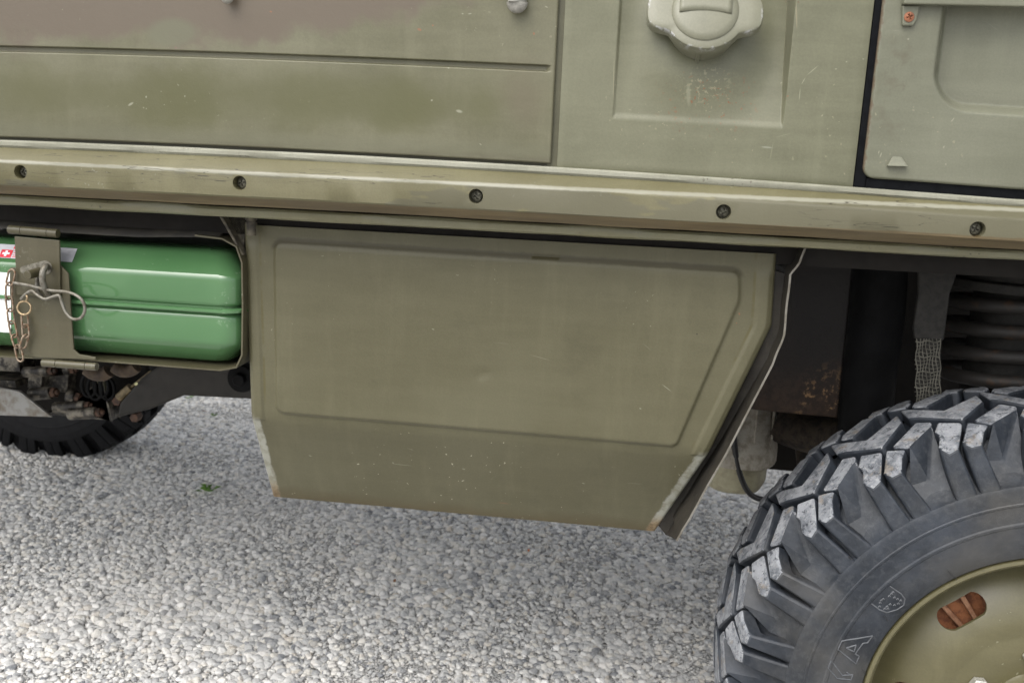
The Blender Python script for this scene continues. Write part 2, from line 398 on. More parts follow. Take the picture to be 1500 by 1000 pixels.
fuel_marks = [(1145, 122, 1149, 119, -.002, W_, 2), (1170, 150, 1172, 128, -.002, W_, 1.5), (1173, 125, 1180, 113, -.002, W_, 1.5), (1180, 112, 1200, 95, -.002, W_, 1.5), (1112, 215, 1134, 217, -.002, (.42, .44, .42), 3), (1127, 238, 1133, 205, -.002, (.33, .33, .27), 1.6), (1133, 202, 1160, 195, -.002, (.33, .33, .27), 1.4),
              (1222, 102, 1226, 101, -.002, W_, 2), (1238, 92, 1241, 90, -.002, W_, 2), (1262, 87, 1266, 87, -.002, W_, 2), (1203, 169, 1205, 170, -.002, W_, 4), (1166, 2, 1167, 48, -.002, (.40, .36, .28), 2.5),
              (900, 75, 898, 160, 0.0, (.44, .42, .34), 1.2), (1153, 140, 1154, 142, -.002, RST, 4), (1007, 120, 1008, 160, .01, (.38, .39, .33), 7)]
def fuel_extra(N, col):
    # scuffs below the filler cap
    reg = N.blob(P(1032, 128, .01), .045, .035, 0, .9)
    a = N.math('MULTIPLY', N.ramp(N.noise(240, 3, .6, off=(4, 1, 1)), .56, .62), reg)
    col = N.mix(a, col, (.42, .40, .32))
    a = N.math('MULTIPLY', N.ramp(N.noise(180, 3, .6, off=(8, 1, 1)), .63, .66), N.blob(P(1040, 150, .01), .08, .05, 0, .9))
    return N.mix(a, col, (.36, .17, .10))
m_fuel = paint('side_panel_paint', (.205, .206, .158), (.250, .250, .200), k=.445, kb=.80, chips=.69, streak=.3, rust=.15, marks=fuel_marks, extra=fuel_extra)
def door_extra(N, col):
    a = N.math('MULTIPLY', N.ramp(N.noise(26, 4, .6), .5, .66), N.blob(P(1318, 130, 0), .05, .09, 0, .8))
    col = N.mix(N.math('MULTIPLY', a, .75), col, (.165, .15, .115))
    sx = N.n('ShaderNodeSeparateXYZ'); N.set(sx.inputs[0], N.pos); x0 = P(1270, 150, 0).x
    e = N.math('ADD', sx.outputs[0], N.math('MULTIPLY', N.math('SUBTRACT', N.noise(120, 4, .7), .5), .012))
    col = N.mix(N.ramp(e, x0 + .006, x0 + .003, 0, .85), col, (.17, .115, .085))
    return col
m_door = paint('door_paint', (.215, .220, .180), (.250, .255, .215), k=.46, kb=.84, chips=.70, streak=.3, extra=door_extra, marks=[(1286, 232, 1290, 222, 0, W_, 2), (1284, 226, 1286, 220, 0, W_, 2), (1378, 218, 1381, 213, 0, W_, 2.5), (1389, 180, 1396, 172, 0, W_, 2), (1326, 59, 1330, 58, 0, W_, 3), (1382, 239, 1383, 242, 0, W_, 2.5), (1450, 30, 1472, 46, 0, (.31, .32, .28), 1.2), (1304, 46, 1318, 47, 0, (.3, .3, .26), 1.5)])

# --- body shell: the closed tub behind the outer skins
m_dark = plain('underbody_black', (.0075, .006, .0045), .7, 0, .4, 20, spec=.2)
m_shell = paint('shell_paint', (.11, .105, .07), (.14, .135, .09), chips=0)
zf = ledge_z(330, 0) + .012
mb = MB(); mb.box((XL, .085, zf), (XR, 1.76, 1.98))
link('body_shell', mb.mesh('body_shell', m_shell, None), truck, .01)
mb = MB(); mb.box((XL + .02, .05, zf - .045), (XR - .02, 1.72, zf - .002)); link('floor_pan', mb.mesh('floor_pan', m_dark, None), truck)

# --- generic height-field skin
def axis(lo, hi, base, dense=(), dstep=.0012):
    v = set()
    n = max(2, int((hi - lo) / base))
    for i in range(n + 1): v.add(lo + (hi - lo) * i / n)
    for a, b in dense:
        a, b = max(lo, a), min(hi, b)
        k = max(1, int((b - a) / dstep))
        for i in range(k + 1): v.add(a + (b - a) * i / k)
    v = sorted(v); o = [v[0]]
    for x in v[1:]:
        if x - o[-1] > dstep * .45: o.append(x)
    return o
def skin(name, xs, zs, f, mat, left=None, depth=.05, wob=.0007, parent=truck, edge_r=.0022, bottom=True, attrs=None):
    """front skin y = f(x, z); left(z) is an optional left bound; its edges are turned back by `depth`"""
    x0, x1, z0, z1 = xs[0], xs[-1], zs[0], zs[-1]
    rows = []
    for z in zs:
        l = left(z) if left else x0
        row = []
        for x in xs:
            X = x1 - (x1 - x) * (x1 - l) / (x1 - x0)
            d = min(X - l, x1 - X, z - z0)
            rr = 0 if d >= edge_r else edge_r - math.sqrt(max(0, edge_r ** 2 - (edge_r - d) ** 2))
            w_ = wob * noise.noise(Vector((X * 5, z * 7, len(name)))) + wob * .35 * noise.noise(Vector((X * 22, z * 22, 3 + len(name))))
            row.append((X, f(X, z) + rr + w_, z))
        rows.append(row)
    mb = MB(); mb.grid(rows)
    back = lambda p: (p[0], p[1] + depth, p[2])
    for line in ([r[0] for r in rows], [r[-1] for r in rows], rows[0], rows[-1]):
        mb.grid([line, [back(p) for p in line]])
    return settle(link(name, mb.mesh(name, mat, 50), parent))

# --- side hatch with its pressed line
hz0 = P(700, 233.5, -.006).z; hz1 = 1.42; hx1 = P(811, 150, -.005).x
gz_t, gz_b = P(400, 82.5, -.005).z, P(400, 88.5, -.005).z; gx = P(806, 98, -.005).x
def hatch_f(x, z):
    t = sm(gx + .002, gx - .006, x)
    if z > gz_t: d = sm(gz_t + .0012, gz_t, z)
    elif z < gz_b: d = sm(gz_b - .0025, gz_b, z)
    else: d = 1.0
    return -.006 + .0055 * d * t + .0015 * sm(hz0 + .02, hz0, z)
skin('side_hatch', axis(XL, hx1, .012, [(gx - .01, hx1), (hx1 - .006, hx1)], .001), axis(hz0, hz1, .010, [(gz_b - .005, gz_t + .004), (hz0, hz0 + .004)], .0006), hatch_f, m_hatch)

mb = MB(); jx = P(815, 150, 0).x; mb.box((jx - .008, .0005, Z_LEDGE_T - .004), (jx + .008, .012, hz1)); mb.box((XL, .006, Z_LEDGE_T - .004), (jx - .008, .012, hz0 + .02))
link('hatch_jamb', mb.mesh('hatch_jamb', m_shell, None), truck)
# --- fuel filler panel
fx0, fx1 = P(818, 200, -.004).x, P(1258, 200, -.004).x
rx0, rx1, rz0 = P(898, 160, -.004).x, P(1150, 160, -.004).x, P(1020, 180, -.004).z - sag(P(1020, 180, -.004).x)
CAP = P(1033, 16, -.020); CN = Vector((0.02, -math.cos(R(24)), math.sin(R(24)))).normalized()
def fuel_f(x, z):
    y = -.004
    u_ = max(0, min(1, (x - rx0) / (rx1 - rx0)))
    inside = min(sm(rx0 - .001, rx0 + .003, x), sm(rx1 + .0005, rx1 - .0035, x), sm(rz0 - .002, rz0 + .007, z))
    plane = .0016 + max(0, z - rz0) * .28 * (.05 + .95 * u_ ** .8)
    # flared swage round the filler neck
    t = (plane - CAP.y) / CN.y * 0
    dx, dz = (x - CAP.x), (z - (CAP.z - .012))
    r = math.hypot(dx, dz * (.55 if dz < 0 else 1.0))
    plane -= .012 * sm(.088, .036, r) * sm(rz0 - .01, rz0 + .06, z)
    return y + inside * plane
skin('filler_panel', axis(fx0, fx1, .005, [(rx0 - .003, rx0 + .006), (rx1 - .006, rx1 + .002)], .0008), axis(Z_LEDGE_T - .002, hz1, .005, [(rz0 - .005, rz0 + .01)], .001), fuel_f, m_fuel, edge_r=.0015)

# filler cap: neck, two-eared cap, raised centre, embossed tag
def cap_wear(N, col):
    f = N.math('MULTIPLY', N.ramp(N.attr('rim'), .45, 1.0), N.ramp(N.noise(80, 5, .7), .52, .60))
    return N.mix(N.math('MULTIPLY', f, .8), col, (.66, .67, .70))
m_cap = paint('cap_paint', (.235, .236, .170), (.27, .268, .20), chips=.66, chipcol=(.6, .6, .6), streak=.2, kb=.95, wear=cap_wear)
capE = bpy.data.objects.new('filler_cap', None); COL.objects.link(capE); capE.parent = truck; capE.location = CAP - truck.location
capE.rotation_euler = CN.to_track_quat('Z', 'Y').to_euler()
# local frame: Z outwards; X across; find X direction
Mq = CN.to_track_quat('Z', 'Y').to_matrix()
ax = Vector((1, 0, 0)); ax = (ax - CN * ax.dot(CN)).normalized(); rotz = math.atan2((Mq.inverted() @ ax).y, (Mq.inverted() @ ax).x)
capE.rotation_euler = (Mq.to_quaternion() @ Matrix.Rotation(rotz, 3, 'Z').to_quaternion()).to_euler()
def cap_outline(k, n=96):
    pts = []
    for i in range(n):
        a = 2 * math.pi * i / n; ca = abs(math.cos(a))
        r = .0465 + .0185 * sm(.80, .99, ca) ** 1.4
        pts.append((r * k * math.cos(a), r * k * math.sin(a)))
    return pts
mb = MB(); rings = [(.93, -.0135), (1.0, -.0125), (1.0, -.004), (.985, -.001), (.95, 0.0), (.80, .0008), (.70, .0012)]
ol = [cap_outline(k) for k, z in rings]
rows = [[(p[0], p[1], z) for p in o_] + [(o_[0][0], o_[0][1], z)] for o_, (k, z) in zip(ol, rings)]
circ = lambda r, z, n=96: [(r * math.cos(2 * math.pi * i / n), r * math.sin(2 * math.pi * i / n), z) for i in range(n + 1)]
rows += [circ(.0375, .0013), circ(.0365, .0030), circ(.030, .0048), circ(.015, .0062), circ(.001, .0066)]
mb.grid(rows); me = mb.mesh('cap_lid', m_cap, 45); o = link('cap_lid', me, capE)
at = me.attributes.new('rim', 'FLOAT', 'POINT'); at.data.foreach_set('value', [(.35, .5, .75, 1.0, .55, 0, 0)[i // 97] if i // 97 < 7 else 0.0 for i in range(len(me.vertices))])
mb = MB(); mb.cyl((0, 0, -.042), (0, 0, -.013), .0405, .0405, 48); mb.cyl((0, 0, -.026), (0, 0, -.020), .042, .042, 48)
mb.cyl((-.003, -.0415, -.040), (-.003, -.0415, -.016), .0022, .0022, 8)
link('filler_neck', mb.mesh('filler_neck', m_cap, 40), capE)
mb = MB(); mb.grid([[(x_, lerp(-.0055, .016, t) + .002 * math.cos(x_ * 60), .0062 + .0012 - .00016 * (x_ * 100) ** 2 * .55 - .0006 * (t - .5) ** 2) for x_ in [-.029 + .058 * i / 12 for i in range(13)]] for t in (0, .33, .66, 1)])
o = link('cap_tag', mb.mesh('cap_tag', m_cap, 40), capE); sd = o.modifiers.new('thick', 'SOLIDIFY'); sd.thickness = .0016

# --- cab door, its seal, hinge strap
dx0 = P(1270, 200, -.006).x; dz0 = P(1400, 270.5, -.006).z - sag(P(1400, 271, -.006).x)
cr_ = .013
def door_left(z):
    d = z - dz0
    e = 0 if d >= cr_ else cr_ - math.sqrt(max(0, cr_ ** 2 - (cr_ - d) ** 2))
    return dx0 + e - .0 * (z - dz0)
qx, qz, qr = P(1363, 110, 0).x, P(1450, 152, 0).z, .045
def door_f(x, z):
    # rounded recessed pocket
    a, b = x - (qx + qr), z - (qz + qr)
    if a < 0 and b < 0: d = qr - math.hypot(a, b)
    else: d = min(x - qx, z - qz)
    return -.007 + .019 * sm(0.0, .013, d)
skin('cab_door', axis(dx0, XR, .006, [(dx0, dx0 + .004), (qx - .002, qx + .05)], .0012), axis(dz0, hz1, .006, [(dz0, dz0 + .014), (qz - .002, qz + .05)], .0012), door_f, m_door, left=door_left, depth=.014, wob=.0005, edge_r=.003)
m_rub = plain('seal_rubber', (.005, .0055, .0065), .7, 0, .3, 80, spec=.06)
sx_ = P(1263.5, 200, -.002).x
mb = MB(); mb.box((sx_ - .0035, -.0015, Z_LEDGE_T + sag(sx_)), (sx_ + .010, .012, hz1)); zz = P(1400, 276, -.003).z
mb.box((sx_ + .010, -.003, Z_LEDGE_T + sag(.5) - .004), (XR, .012, dz0 + sag(.4) + .004))
link('door_seal', mb.mesh('door_seal', m_rub, None), truck, .0012)
mb = MB(); a = P(1323, 4, -.016); zb = P(1400, 8, -.018).z
mb.box((a.x, -.019, zb), (XR, -.007, zb + .05))
hs_ = link('hinge_strap', mb.mesh('hinge_strap', m_door, None), truck, .0015)
mb = MB(); t0, t1, t2, t3 = P(1322, 8, -.012), P(1348, 8, -.012), P(1338, 38, -.012), P(1322, 38, -.012)
mb.prism([t0, t1, P(1343, 30, -.012), t2, t3], (0, .006, 0)); link('hinge_tab', mb.mesh('hinge_tab', m_door, None), hs_, .0015)
m_rust = plain('rusty_steel', (.26, .10, .05), .75, .1, .5, 160, (.14, .06, .035))
m_brown = plain('browned_steel', (.085, .045, .028), .7, .1, .5, 90, (.03, .02, .015))
sc = P(1332, 25, -.013)
def screw(c, r, mat, parent, name='screw', ang=.4, dome=.35):
    """countersunk cross-head screw facing -Y: a dome with a cross-shaped recess"""
    mb = MB(); rows = []; n = 48
    for k in range(9):
        t = k / 8; rr = r * (1 - t) + 1e-5
        row = []
        for i in range(n + 1):
            a = 2 * math.pi * i / n; x, z = rr * math.cos(a), rr * math.sin(a)
            ca, sa = math.cos(ang), math.sin(ang); u, v = x * ca + z * sa, -x * sa + z * ca
            y = -dome * r * (1 - (rr / r) ** 2)
            inx = min(abs(u), abs(v)) < r * .14 and max(abs(u), abs(v)) < r * .62
            row.append((c.x + x, c.y + y + (r * .45 if inx else 0), c.z + z))
        rows.append(row)
    mb.grid(rows); mb.grid([rows[0], [(p[0], p[1] + r * .8, p[2]) for p in rows[0]]])
    return link(name, mb.mesh(name, mat, 35), parent)
screw(sc, .0054, m_rust, hs_)
# little pressed lug low on the door
b0, b1, b2, b3 = P(1298, 243, -.007), P(1328, 244, -.007), P(1321, 230, -.007), P(1308, 229, -.007)
off = Vector((0, -.007, 0))
mb = MB(); mb.add([b0, b1, b2, b3, b0 + off, b1 + off], [(0, 1, 5, 4), (4, 5, 2, 3), (0, 4, 3), (1, 2, 5)])
link('door_lug', mb.mesh('door_lug', m_door, None), truck, .0008)

# --- latches whose tips reach into the picture
m_lat = plain('latch_steel', (.26, .25, .22), .5, .1, .25, 120)
for (px, py, rpx) in ((757, 20, 15), (333, 6, 10)):
    c = P(px, py, -.016); r = rpx / 1210
    mb = MB(); mb.tube([c + Vector((0, 0, r)), c + Vector((0, -.001, r + .03)), c + Vector((0, .002, .09)), c + Vector((0, .012, .12))], r, 20, sub=5, flat=.6)
    rows = []
    for k in range(7):
        t = math.pi / 2 * k / 6
        rows.append([(c.x + r * math.cos(t) * math.cos(a_), c.y + .6 * r * math.cos(t) * math.sin(a_), c.z + r - r * math.sin(t)) for a_ in [2 * math.pi * i / 20 for i in range(21)]])
    mb.grid(rows)
    la = link('hatch_latch', mb.mesh('hatch_latch', m_lat, 50), truck)
    mb = MB(); mb.box((c.x - .018, -.0095, c.z + .022), (c.x + .018, -.0062, c.z + .10)); link('latch_plate', mb.mesh('latch_plate', m_hatch, None), la, .001)

# --- ledge of the body, wooden rub rail, steel sill flange
def prof_strip(name, prof, mat, n=220, x0=XL, x1=XR, wob=.0003, sharp=35, seed=0):
    mb = MB(); rows = []
    for i in range(n + 1):
        x = lerp(x0, x1, i / n)
        rows.append([(x, y + wob * noise.noise(Vector((x * 14, k * 3.1, seed))), z + wob * 1.3 * noise.noise(Vector((x * 11, k * 5.7, seed + 9)))) for k, (y, z) in enumerate(prof)] )
    rows = [r + [r[0]] for r in rows]
    mb.grid(rows); m = len(prof)
    mb.add(rows[0][:-1], [tuple(range(m))]); mb.add(rows[-1][:-1], [tuple(range(m))[::-1]])
    bm_me = mb.mesh(name, mat, sharp)
    bm = bmesh.new(); bm.from_mesh(bm_me); bmesh.ops.remove_doubles(bm, verts=bm.verts, dist=1e-6); bmesh.ops.recalc_face_normals(bm, faces=bm.faces); bm.to_mesh(bm_me); bm.free()
    bm_me.set_sharp_from_angle(angle=R(sharp))
    return settle(link(name, bm_me, truck))
m_ledge = paint('ledge_paint', (.30, .30, .245), (.37, .37, .315), k=.60, kb=.93, chips=.64, streak=.4, chipcol=(.16, .14, .11))
prof_strip('body_ledge', [(.013, Z_LEDGE_T), (-.010, Z_LEDGE_T), (-.013, Z_LEDGE_T - .002), (-.013, Z_LEDGE_B + .001), (-.010, Z_LEDGE_B - .003), (.013, Z_LEDGE_B - .003)], m_ledge, wob=.0003)
YF = -.034
ra, rb, rc, rd = ledge_z(248.5, -.013), ledge_z(270, YF), ledge_z(307.5, YF), ledge_z(320.7, -.024)
def rail_wear_highlight(N, col):
    sx = N.n('ShaderNodeSeparateXYZ'); N.set(sx.inputs[0], N.pos); z = sx.outputs[2]
    wz = N.math('MULTIPLY', N.math('SUBTRACT', N.noise(26, 5, .7, stretch=(.35, 1, 1)), .5), .006)
    ze = N.math('ADD', z, wz)
    # fresh olive paint where the old coat has flaked off; grey old coat beside it
    f = N.ramp(N.noise(4.2, 5, .62, stretch=(.55, 1, 1.8), off=(1.2, 0, .3)), .50, .515)
    face = N.ramp(z, rb - .001, rb - .0015)
    col = N.mix(N.math('MULTIPLY', N.math('MULTIPLY', f, face), .7), col, (.200, .190, .140))
    # highlight painted into the colour along the upper arris
    d = N.math('ABSOLUTE', N.math('SUBTRACT', z, rb)); 
    col = N.mix(N.ramp(N.math('ADD', d, N.math('MULTIPLY', N.noise(70, 3), .002)), .0042, .0018, 0, .6), col, (.70, .70, .66))
    # hairline cracks along the grain
    cr = N.ramp(N.math('ABSOLUTE', N.math('SUBTRACT', N.noise(17, 4, .6, stretch=(.16, 1, 2.6), off=(0, 3, 0)), .5)), .004, .0015)
    cm = N.math('MULTIPLY', cr, N.ramp(N.noise(3.3, 2, .5, off=(5, 5, 5)), .5, .58))
    col = N.mix(N.math('MULTIPLY', cm, .8), col, (.06, .05, .035))
    # bare wood along the lower arris
    wood = N.mix(N.ramp(N.noise(60, 5, .7, stretch=(.06, 1, 1.6)), .35, .65), (.155, .112, .056), (.28, .21, .112))
    wood = N.mix(N.ramp(N.noise(5, 3, .6), .45, .65, 0, .55), wood, (.20, .16, .10))
    return N.mix(N.ramp(ze, rc + .0005, rc - .0008), col, wood)
m_rail = paint('rail_paint', (.225, .205, .115), (.265, .245, .150), chips=.71, streak=.3, wear=rail_wear_highlight, bumpd=.0004, rough=.5, k=.38, kb=.86)
rail = prof_strip('rub_rail', [(-.0025, ra), (-.011, ra - .0005), (-.014, ra - .0015), (YF + .0025, rb + .0018), (YF + .0006, rb), (YF, rb - .0025), (YF, rc + .0015), (YF + .0012, rc), (-.022, rd), (-.006, rd - .001), (-.0025, rd)], m_rail, wob=.00055, seed=4, n=260)
SCREWS = [(30, 252), (351, 268), (697, 287.5), (1060, 310.5), (1432, 336)]
SCREWS = [(-330, 234)] + SCREWS
mb = MB()
for p in SCREWS:
    c = P(*p, YF); mb.cyl((c.x, YF - .01, c.z), (c.x, YF + .0135, c.z), .0092, .0082, 28)
cut(rail, mb.mesh('holes', m_rail, None)); rail.data.set_sharp_from_angle(angle=R(35))
m_scr = plain('screw_steel', (.15, .145, .11), .45, .5, .5, 300, (.05, .048, .04))
for i, p in enumerate(SCREWS):
    c = P(*p, YF); screw(Vector((c.x, YF + .0085, c.z)), .0062, m_scr, rail, 'rail_screw', random.uniform(0, 1.5))
m_sill = paint('sill_paint', (.19, .175, .108), (.215, .21, .155), chips=.66, streak=.3, chipcol=(.07, .06, .045))
fz = ledge_z(338, -.008)
prof_strip('sill_flange', [(-.003, rd - .0022), (-.0085, rd - .0024), (-.0105, rd - .006), (-.0095, fz + .002), (-.007, fz), (.045, fz + .002), (.045, fz + .005), (-.003, fz + .006)], m_sill, wob=.0009, seed=12)

# ------------------------------------------------------------------ side box (locker) with pressed cover
YB = .045
def edge_poly(pts, y): return [(P(a, b, y).x, P(a, b, y).z) for a, b in pts]
YLOW = .108
Lt, Lf, Lb = P(356, 330, YB), P(367, 628, YB), P(399, 727, YLOW)
Rt, Rm, Rf, Rb = P(1138, 372, YB), P(1131, 478, YB), P(1037, 672, YB), P(960, 778, YLOW)
ztop = max(Lt.z, Rt.z); zfold = P(600, 628, YB).z; zbot = (Lb.z + Rb.z) / 2
def pw(z, pts):
    """piecewise linear x at height z; pts from top to bottom"""
    if z >= pts[0][1]: return pts[0][0]
    for (xa, za), (xb, zb_) in zip(pts, pts[1:]):
        if z >= zb_: return lerp(xa, xb, (za - z) / (za - zb_))
    return pts[-1][0]
LE = [(Lt.x, Lt.z), (Lf.x, zfold), (Lb.x, zbot)]
RE = [(Rt.x, Rt.z), (Rm.x, Rm.z), (Rf.x, zfold - .003), (Rb.x, zbot)]
IN = edge_poly([(400, 351), (1086, 395), (1086, 440), (992, 656), (404, 606)], YB)
def sd_poly(x, z, poly):
    d = 1e9; ins = False; n = len(poly)
    for i in range(n):
        (x0, z0), (x1, z1) = poly[i], poly[(i + 1) % n]
        ex, ez = x1 - x0, z1 - z0; t = max(0, min(1, ((x - x0) * ex + (z - z0) * ez) / (ex * ex + ez * ez)))
        d = min(d, math.hypot(x - x0 - ex * t, z - z0 - ez * t))
        if (z0 > z) != (z1 > z) and x < ex * (z - z0) / ez + x0: ins = not ins
    return d if ins else -d
RC = .014
INS = []                                           # inner polygon shrunk so that distance - RC rounds its corners
def shrink(poly, r):
    n = len(poly); out = []
    for i in range(n):
        p0, p1, p2 = (Vector((*poly[(i + k) % n], 0)) for k in (-1, 0, 1))
        e1, e2 = (p1 - p0).normalized(), (p2 - p1).normalized()
        n1, n2 = Vector((e1.y, -e1.x, 0)), Vector((e2.y, -e2.x, 0))
        m_ = (n1 + n2); m_ = m_ / (m_.dot(n1))
        out.append((p1.x + m_.x * r, p1.y + m_.y * r))
    return out
INS = shrink(IN, RC)
slope = (YLOW - YB) / (zfold - zbot)
zs = axis(zbot, ztop, .005, [(zfold - .02, zfold + .02), (IN[4][1] - .008, IN[3][1] + .03)], .0018)
N_X = 240
rows = []; wearv = []; dirtv = []
for z in zs:
    l, r_ = pw(z, LE), pw(z, RE); row = []
    for j in range(N_X + 1):
        t = j / N_X
        # denser towards both edges
        t = .5 - .5 * math.cos(math.pi * t) if False else (t + .12 * math.sin(2 * math.pi * t) * -.5)
        x = lerp(l, r_, t)
        d = sd_poly(x, z, INS) + RC
        raised = sm(-.0005, .0055, d)
        k = zfold - z
        y = YB + (slope * k if k > .012 else slope * (k + .012) ** 2 / .048 if k > -.012 else 0)
        y -= .0048 * raised
        # shallow outer bead beside both upright edges
        e = min(x - l, (r_ - x) * .9)
        if z > zfold - .004: y -= .0022 * sm(.0035, .0075, e) * sm(.0215, .0165, e) * sm(ztop - .02, ztop - .03, z)
        # rolled rim
        if e < .005: y += .005 - math.sqrt(max(0, .005 ** 2 - (.005 - e) ** 2))
        y += .0011 * noise.noise(Vector((x * 4.5, z * 5, 1))) + .0004 * noise.noise(Vector((x * 17, z * 17, 5)))
        # two small dents
        for (cx_, cz_, rr, dd) in DENTS if 'DENTS' in globals() else (): pass
        dn = P(708, 547, YB); q = math.hypot((x - dn.x) * 1.0 - (z - dn.z) * .4, (z - dn.z) * 1.5)
        y += .0022 * math.exp(-(q / .009) ** 2)
        row.append((x, y, z)); wearv.append(e); dirtv.append(d)
    rows.append(row)
mb = MB(); mb.grid(rows)
nfront = len(rows) * (N_X + 1)
DEP = .30
back = lambda p, i, n: (p[0], YB + .30, p[2])
for li, line in enumerate(([r[0] for r in rows], rows[0])):
    mb.grid([line, [(p[0], min(p[1] + .30, .34) if li == 0 else .30, p[2] if li == 0 else p[2] + .0) for p in line]])
mb.grid([[(p[0], p[1] + .014, p[2]) for p in [r[-1] for r in rows]], [r[-1] for r in rows]])
mb.grid([rows[-1], [(p[0], .30, p[2]) for p in rows[-1]]])
def box_wear(N, col):
    e = N.attr('edge'); nz = N.noise(70, 5, .7); d = N.attr('panel')
    sx = N.n('ShaderNodeSeparateXYZ'); N.set(sx.inputs[0], N.pos); z = sx.outputs[2]; x = sx.outputs[0]
    # dried mud above the pressed panel's upper arris and along its bead
    dm = N.math('MULTIPLY', N.ramp(N.math('ADD', d, N.math('MULTIPLY', nz, .004)), -.004, .0005), N.ramp(N.math('ADD', d, N.math('MULTIPLY', nz, .004)), .0075, .0045))
    up = N.ramp(z, IN[1][1] - .012, IN[1][1] - .004)
    col = N.mix(N.math('MULTIPLY', N.math('MULTIPLY', dm, up), .75), col, (.085, .072, .036))
    # bead line beside the left edge: cracked, yellowish sealant
    bl = N.math('MULTIPLY', N.ramp(N.math('ABSOLUTE', N.math('SUBTRACT', e, .0225)), .0022, .0008), N.math('MULTIPLY', N.ramp(N.noise(38, 3, .6), .42, .6), N.ramp(z, zfold, zfold + .02)))
    col = N.mix(N.math('MULTIPLY', bl, .55), col, (.15, .125, .04))
    # paint rubbed off the lower corners
    low = N.ramp(z, zfold + .004, zfold - .012)
    rim = N.math('MULTIPLY', N.ramp(N.math('ADD', e, N.math('MULTIPLY', N.math('SUBTRACT', nz, .5), .010)), .0150, .0115), low)
    col = N.mix(N.math('MULTIPLY', rim, .9), col, N.mix(N.ramp(N.noise(48, 5, .7), .40, .60), (.62, .63, .64), (.42, .41, .37)))
    rz = N.math('MULTIPLY', N.ramp(z, zbot + .035, zbot + .008), rim)
    col = N.mix(N.math('MULTIPLY', rz, .85), col, N.mix(N.ramp(N.noise(160, 3, .7), .4, .6), (.62, .44, .28), (.30, .18, .10)))
    # dirty lower hem
    hem = N.ramp(N.math('ADD', z, N.math('MULTIPLY', N.math('SUBTRACT', N.noise(16, 5, .7, stretch=(.5, 1, 1)), .5), .03)), zbot + .026, zbot + .002)
    col = N.mix(N.math('MULTIPLY', hem, .55), col, (.13, .095, .045))
    sp = N.math('MULTIPLY', N.math('MULTIPLY', N.ramp(N.noise(190, 2, .5, off=(3, 3, 3)), .715, .735), N.ramp(N.noise(9, 2, .5, off=(7, 3, 3)), .48, .6)), low)
    return N.mix(sp, col, (.70, .66, .58))
bm_ = [(633, 480, 638, 482, YB, W_, 2), (720, 500, 750, 503, YB, (.25, .24, .19), 1.2), (772, 517, 812, 528, YB, (.33, .31, .25), 1.3), (968, 560, 985, 573, YB, W_, 1.5), (1019, 487, 1022, 489, YB, (.05, .04, .03), 3), (940, 500, 955, 513, YB, (.28, .27, .22), 1.2), (1082, 457, 1084, 462, YB, RST, 3), (1078, 472, 1080, 474, YB, RST, 2),
       (560, 690, 600, 694, .04, W_, 1.1), (440, 677, 446, 679, .04, W_, 2.5), (565, 688, 569, 690, .04, W_, 3), (670, 697, 676, 699, .04, W_, 2.5), (645, 663, 648, 664, .03, W_, 3), (850, 716, 856, 718, .05, W_, 2.2), (587, 665, 600, 671, .03, (.34, .32, .27), 1.3), (915, 715, 945, 717, .05, (.3, .29, .24), 1.2), (720, 750, 745, 753, .058, (.30, .18, .12), 3), (936, 596, 940, 597, YB, W_, 2.5)]
m_box = paint('box_paint', (.170, .158, .104), (.196, .184, .128), fade=(.4, .65), k=.415, kb=.84, spec=.3, chips=.74, streak=.18, marks=bm_, wear=box_wear, rough=.44)
me = mb.mesh('box_cover', m_box, 42)
for nm, vals in (('edge', wearv), ('panel', dirtv)):
    at = me.attributes.new(nm, 'FLOAT', 'POINT'); full = list(vals) + [.001 if nm == 'edge' else -.05] * (len(me.vertices) - len(vals))
    at.data.foreach_set('value', full)
box = link('side_box', me, truck)
# pan behind the cover: its right-hand flange stands out as a bent sheet with a bare edge
m_bare = plain('bare_edge', (.14, .132, .113), .55, .1, .5, 45, (.085, .076, .058), lo=.4, hi=.7)
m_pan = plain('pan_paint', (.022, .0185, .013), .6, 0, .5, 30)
path = [(1182, 352), (1170, 384), (1156, 402), (1147, 490), (1130, 534), (1062, 664), (1012, 752), (990, 791)]
YP = .020
mb = MB(); inn = [P(a, b, YP) for a, b in path]; ofs = []
for i, p in enumerate(inn):
    d = (inn[min(i + 1, len(inn) - 1)] - inn[max(i - 1, 0)]).normalized(); ofs.append(Vector((-d.z, 0, d.x)) * .0026)
wav = lambda i, t: Vector((.0011 * noise.noise(Vector((i * 1.7 + t * 2, 3, 1))), 0, 0))
fine_in = []; fine_of = []
for i in range(len(inn) - 1):
    for k in range(8): fine_in.append(inn[i].lerp(inn[i + 1], k / 8) + wav(i, k / 8)); fine_of.append(ofs[i].lerp(ofs[i + 1], k / 8))
fine_in.append(inn[-1]); fine_of.append(ofs[-1])
bk = Vector((0, .30, 0)); y0_ = Vector((0, 0, 0))
A = fine_in; B = [p + o_ for p, o_ in zip(fine_in, fine_of)]
mb.grid([A, B], 1); mb.grid([A, [p + bk for p in A]], 0); mb.grid([B, [p + bk for p in B]], 0)
mb.add([A[-1], B[-1], B[-1] + bk, A[-1] + bk], [(0, 1, 2, 3)], 1)
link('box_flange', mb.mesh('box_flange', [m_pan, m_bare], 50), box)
# pan return drawn up as a dark sheet, standing in for the gap's shade
q0, q1, q2 = P(972, 772, .068), P(990, 791, .022), P(1075, 640, .030)
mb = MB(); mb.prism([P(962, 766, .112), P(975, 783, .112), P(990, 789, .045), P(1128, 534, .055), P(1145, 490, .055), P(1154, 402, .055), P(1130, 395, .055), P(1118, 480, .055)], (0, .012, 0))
link('box_pan_shade', mb.mesh('box_pan_shade', m_pan, None), box)
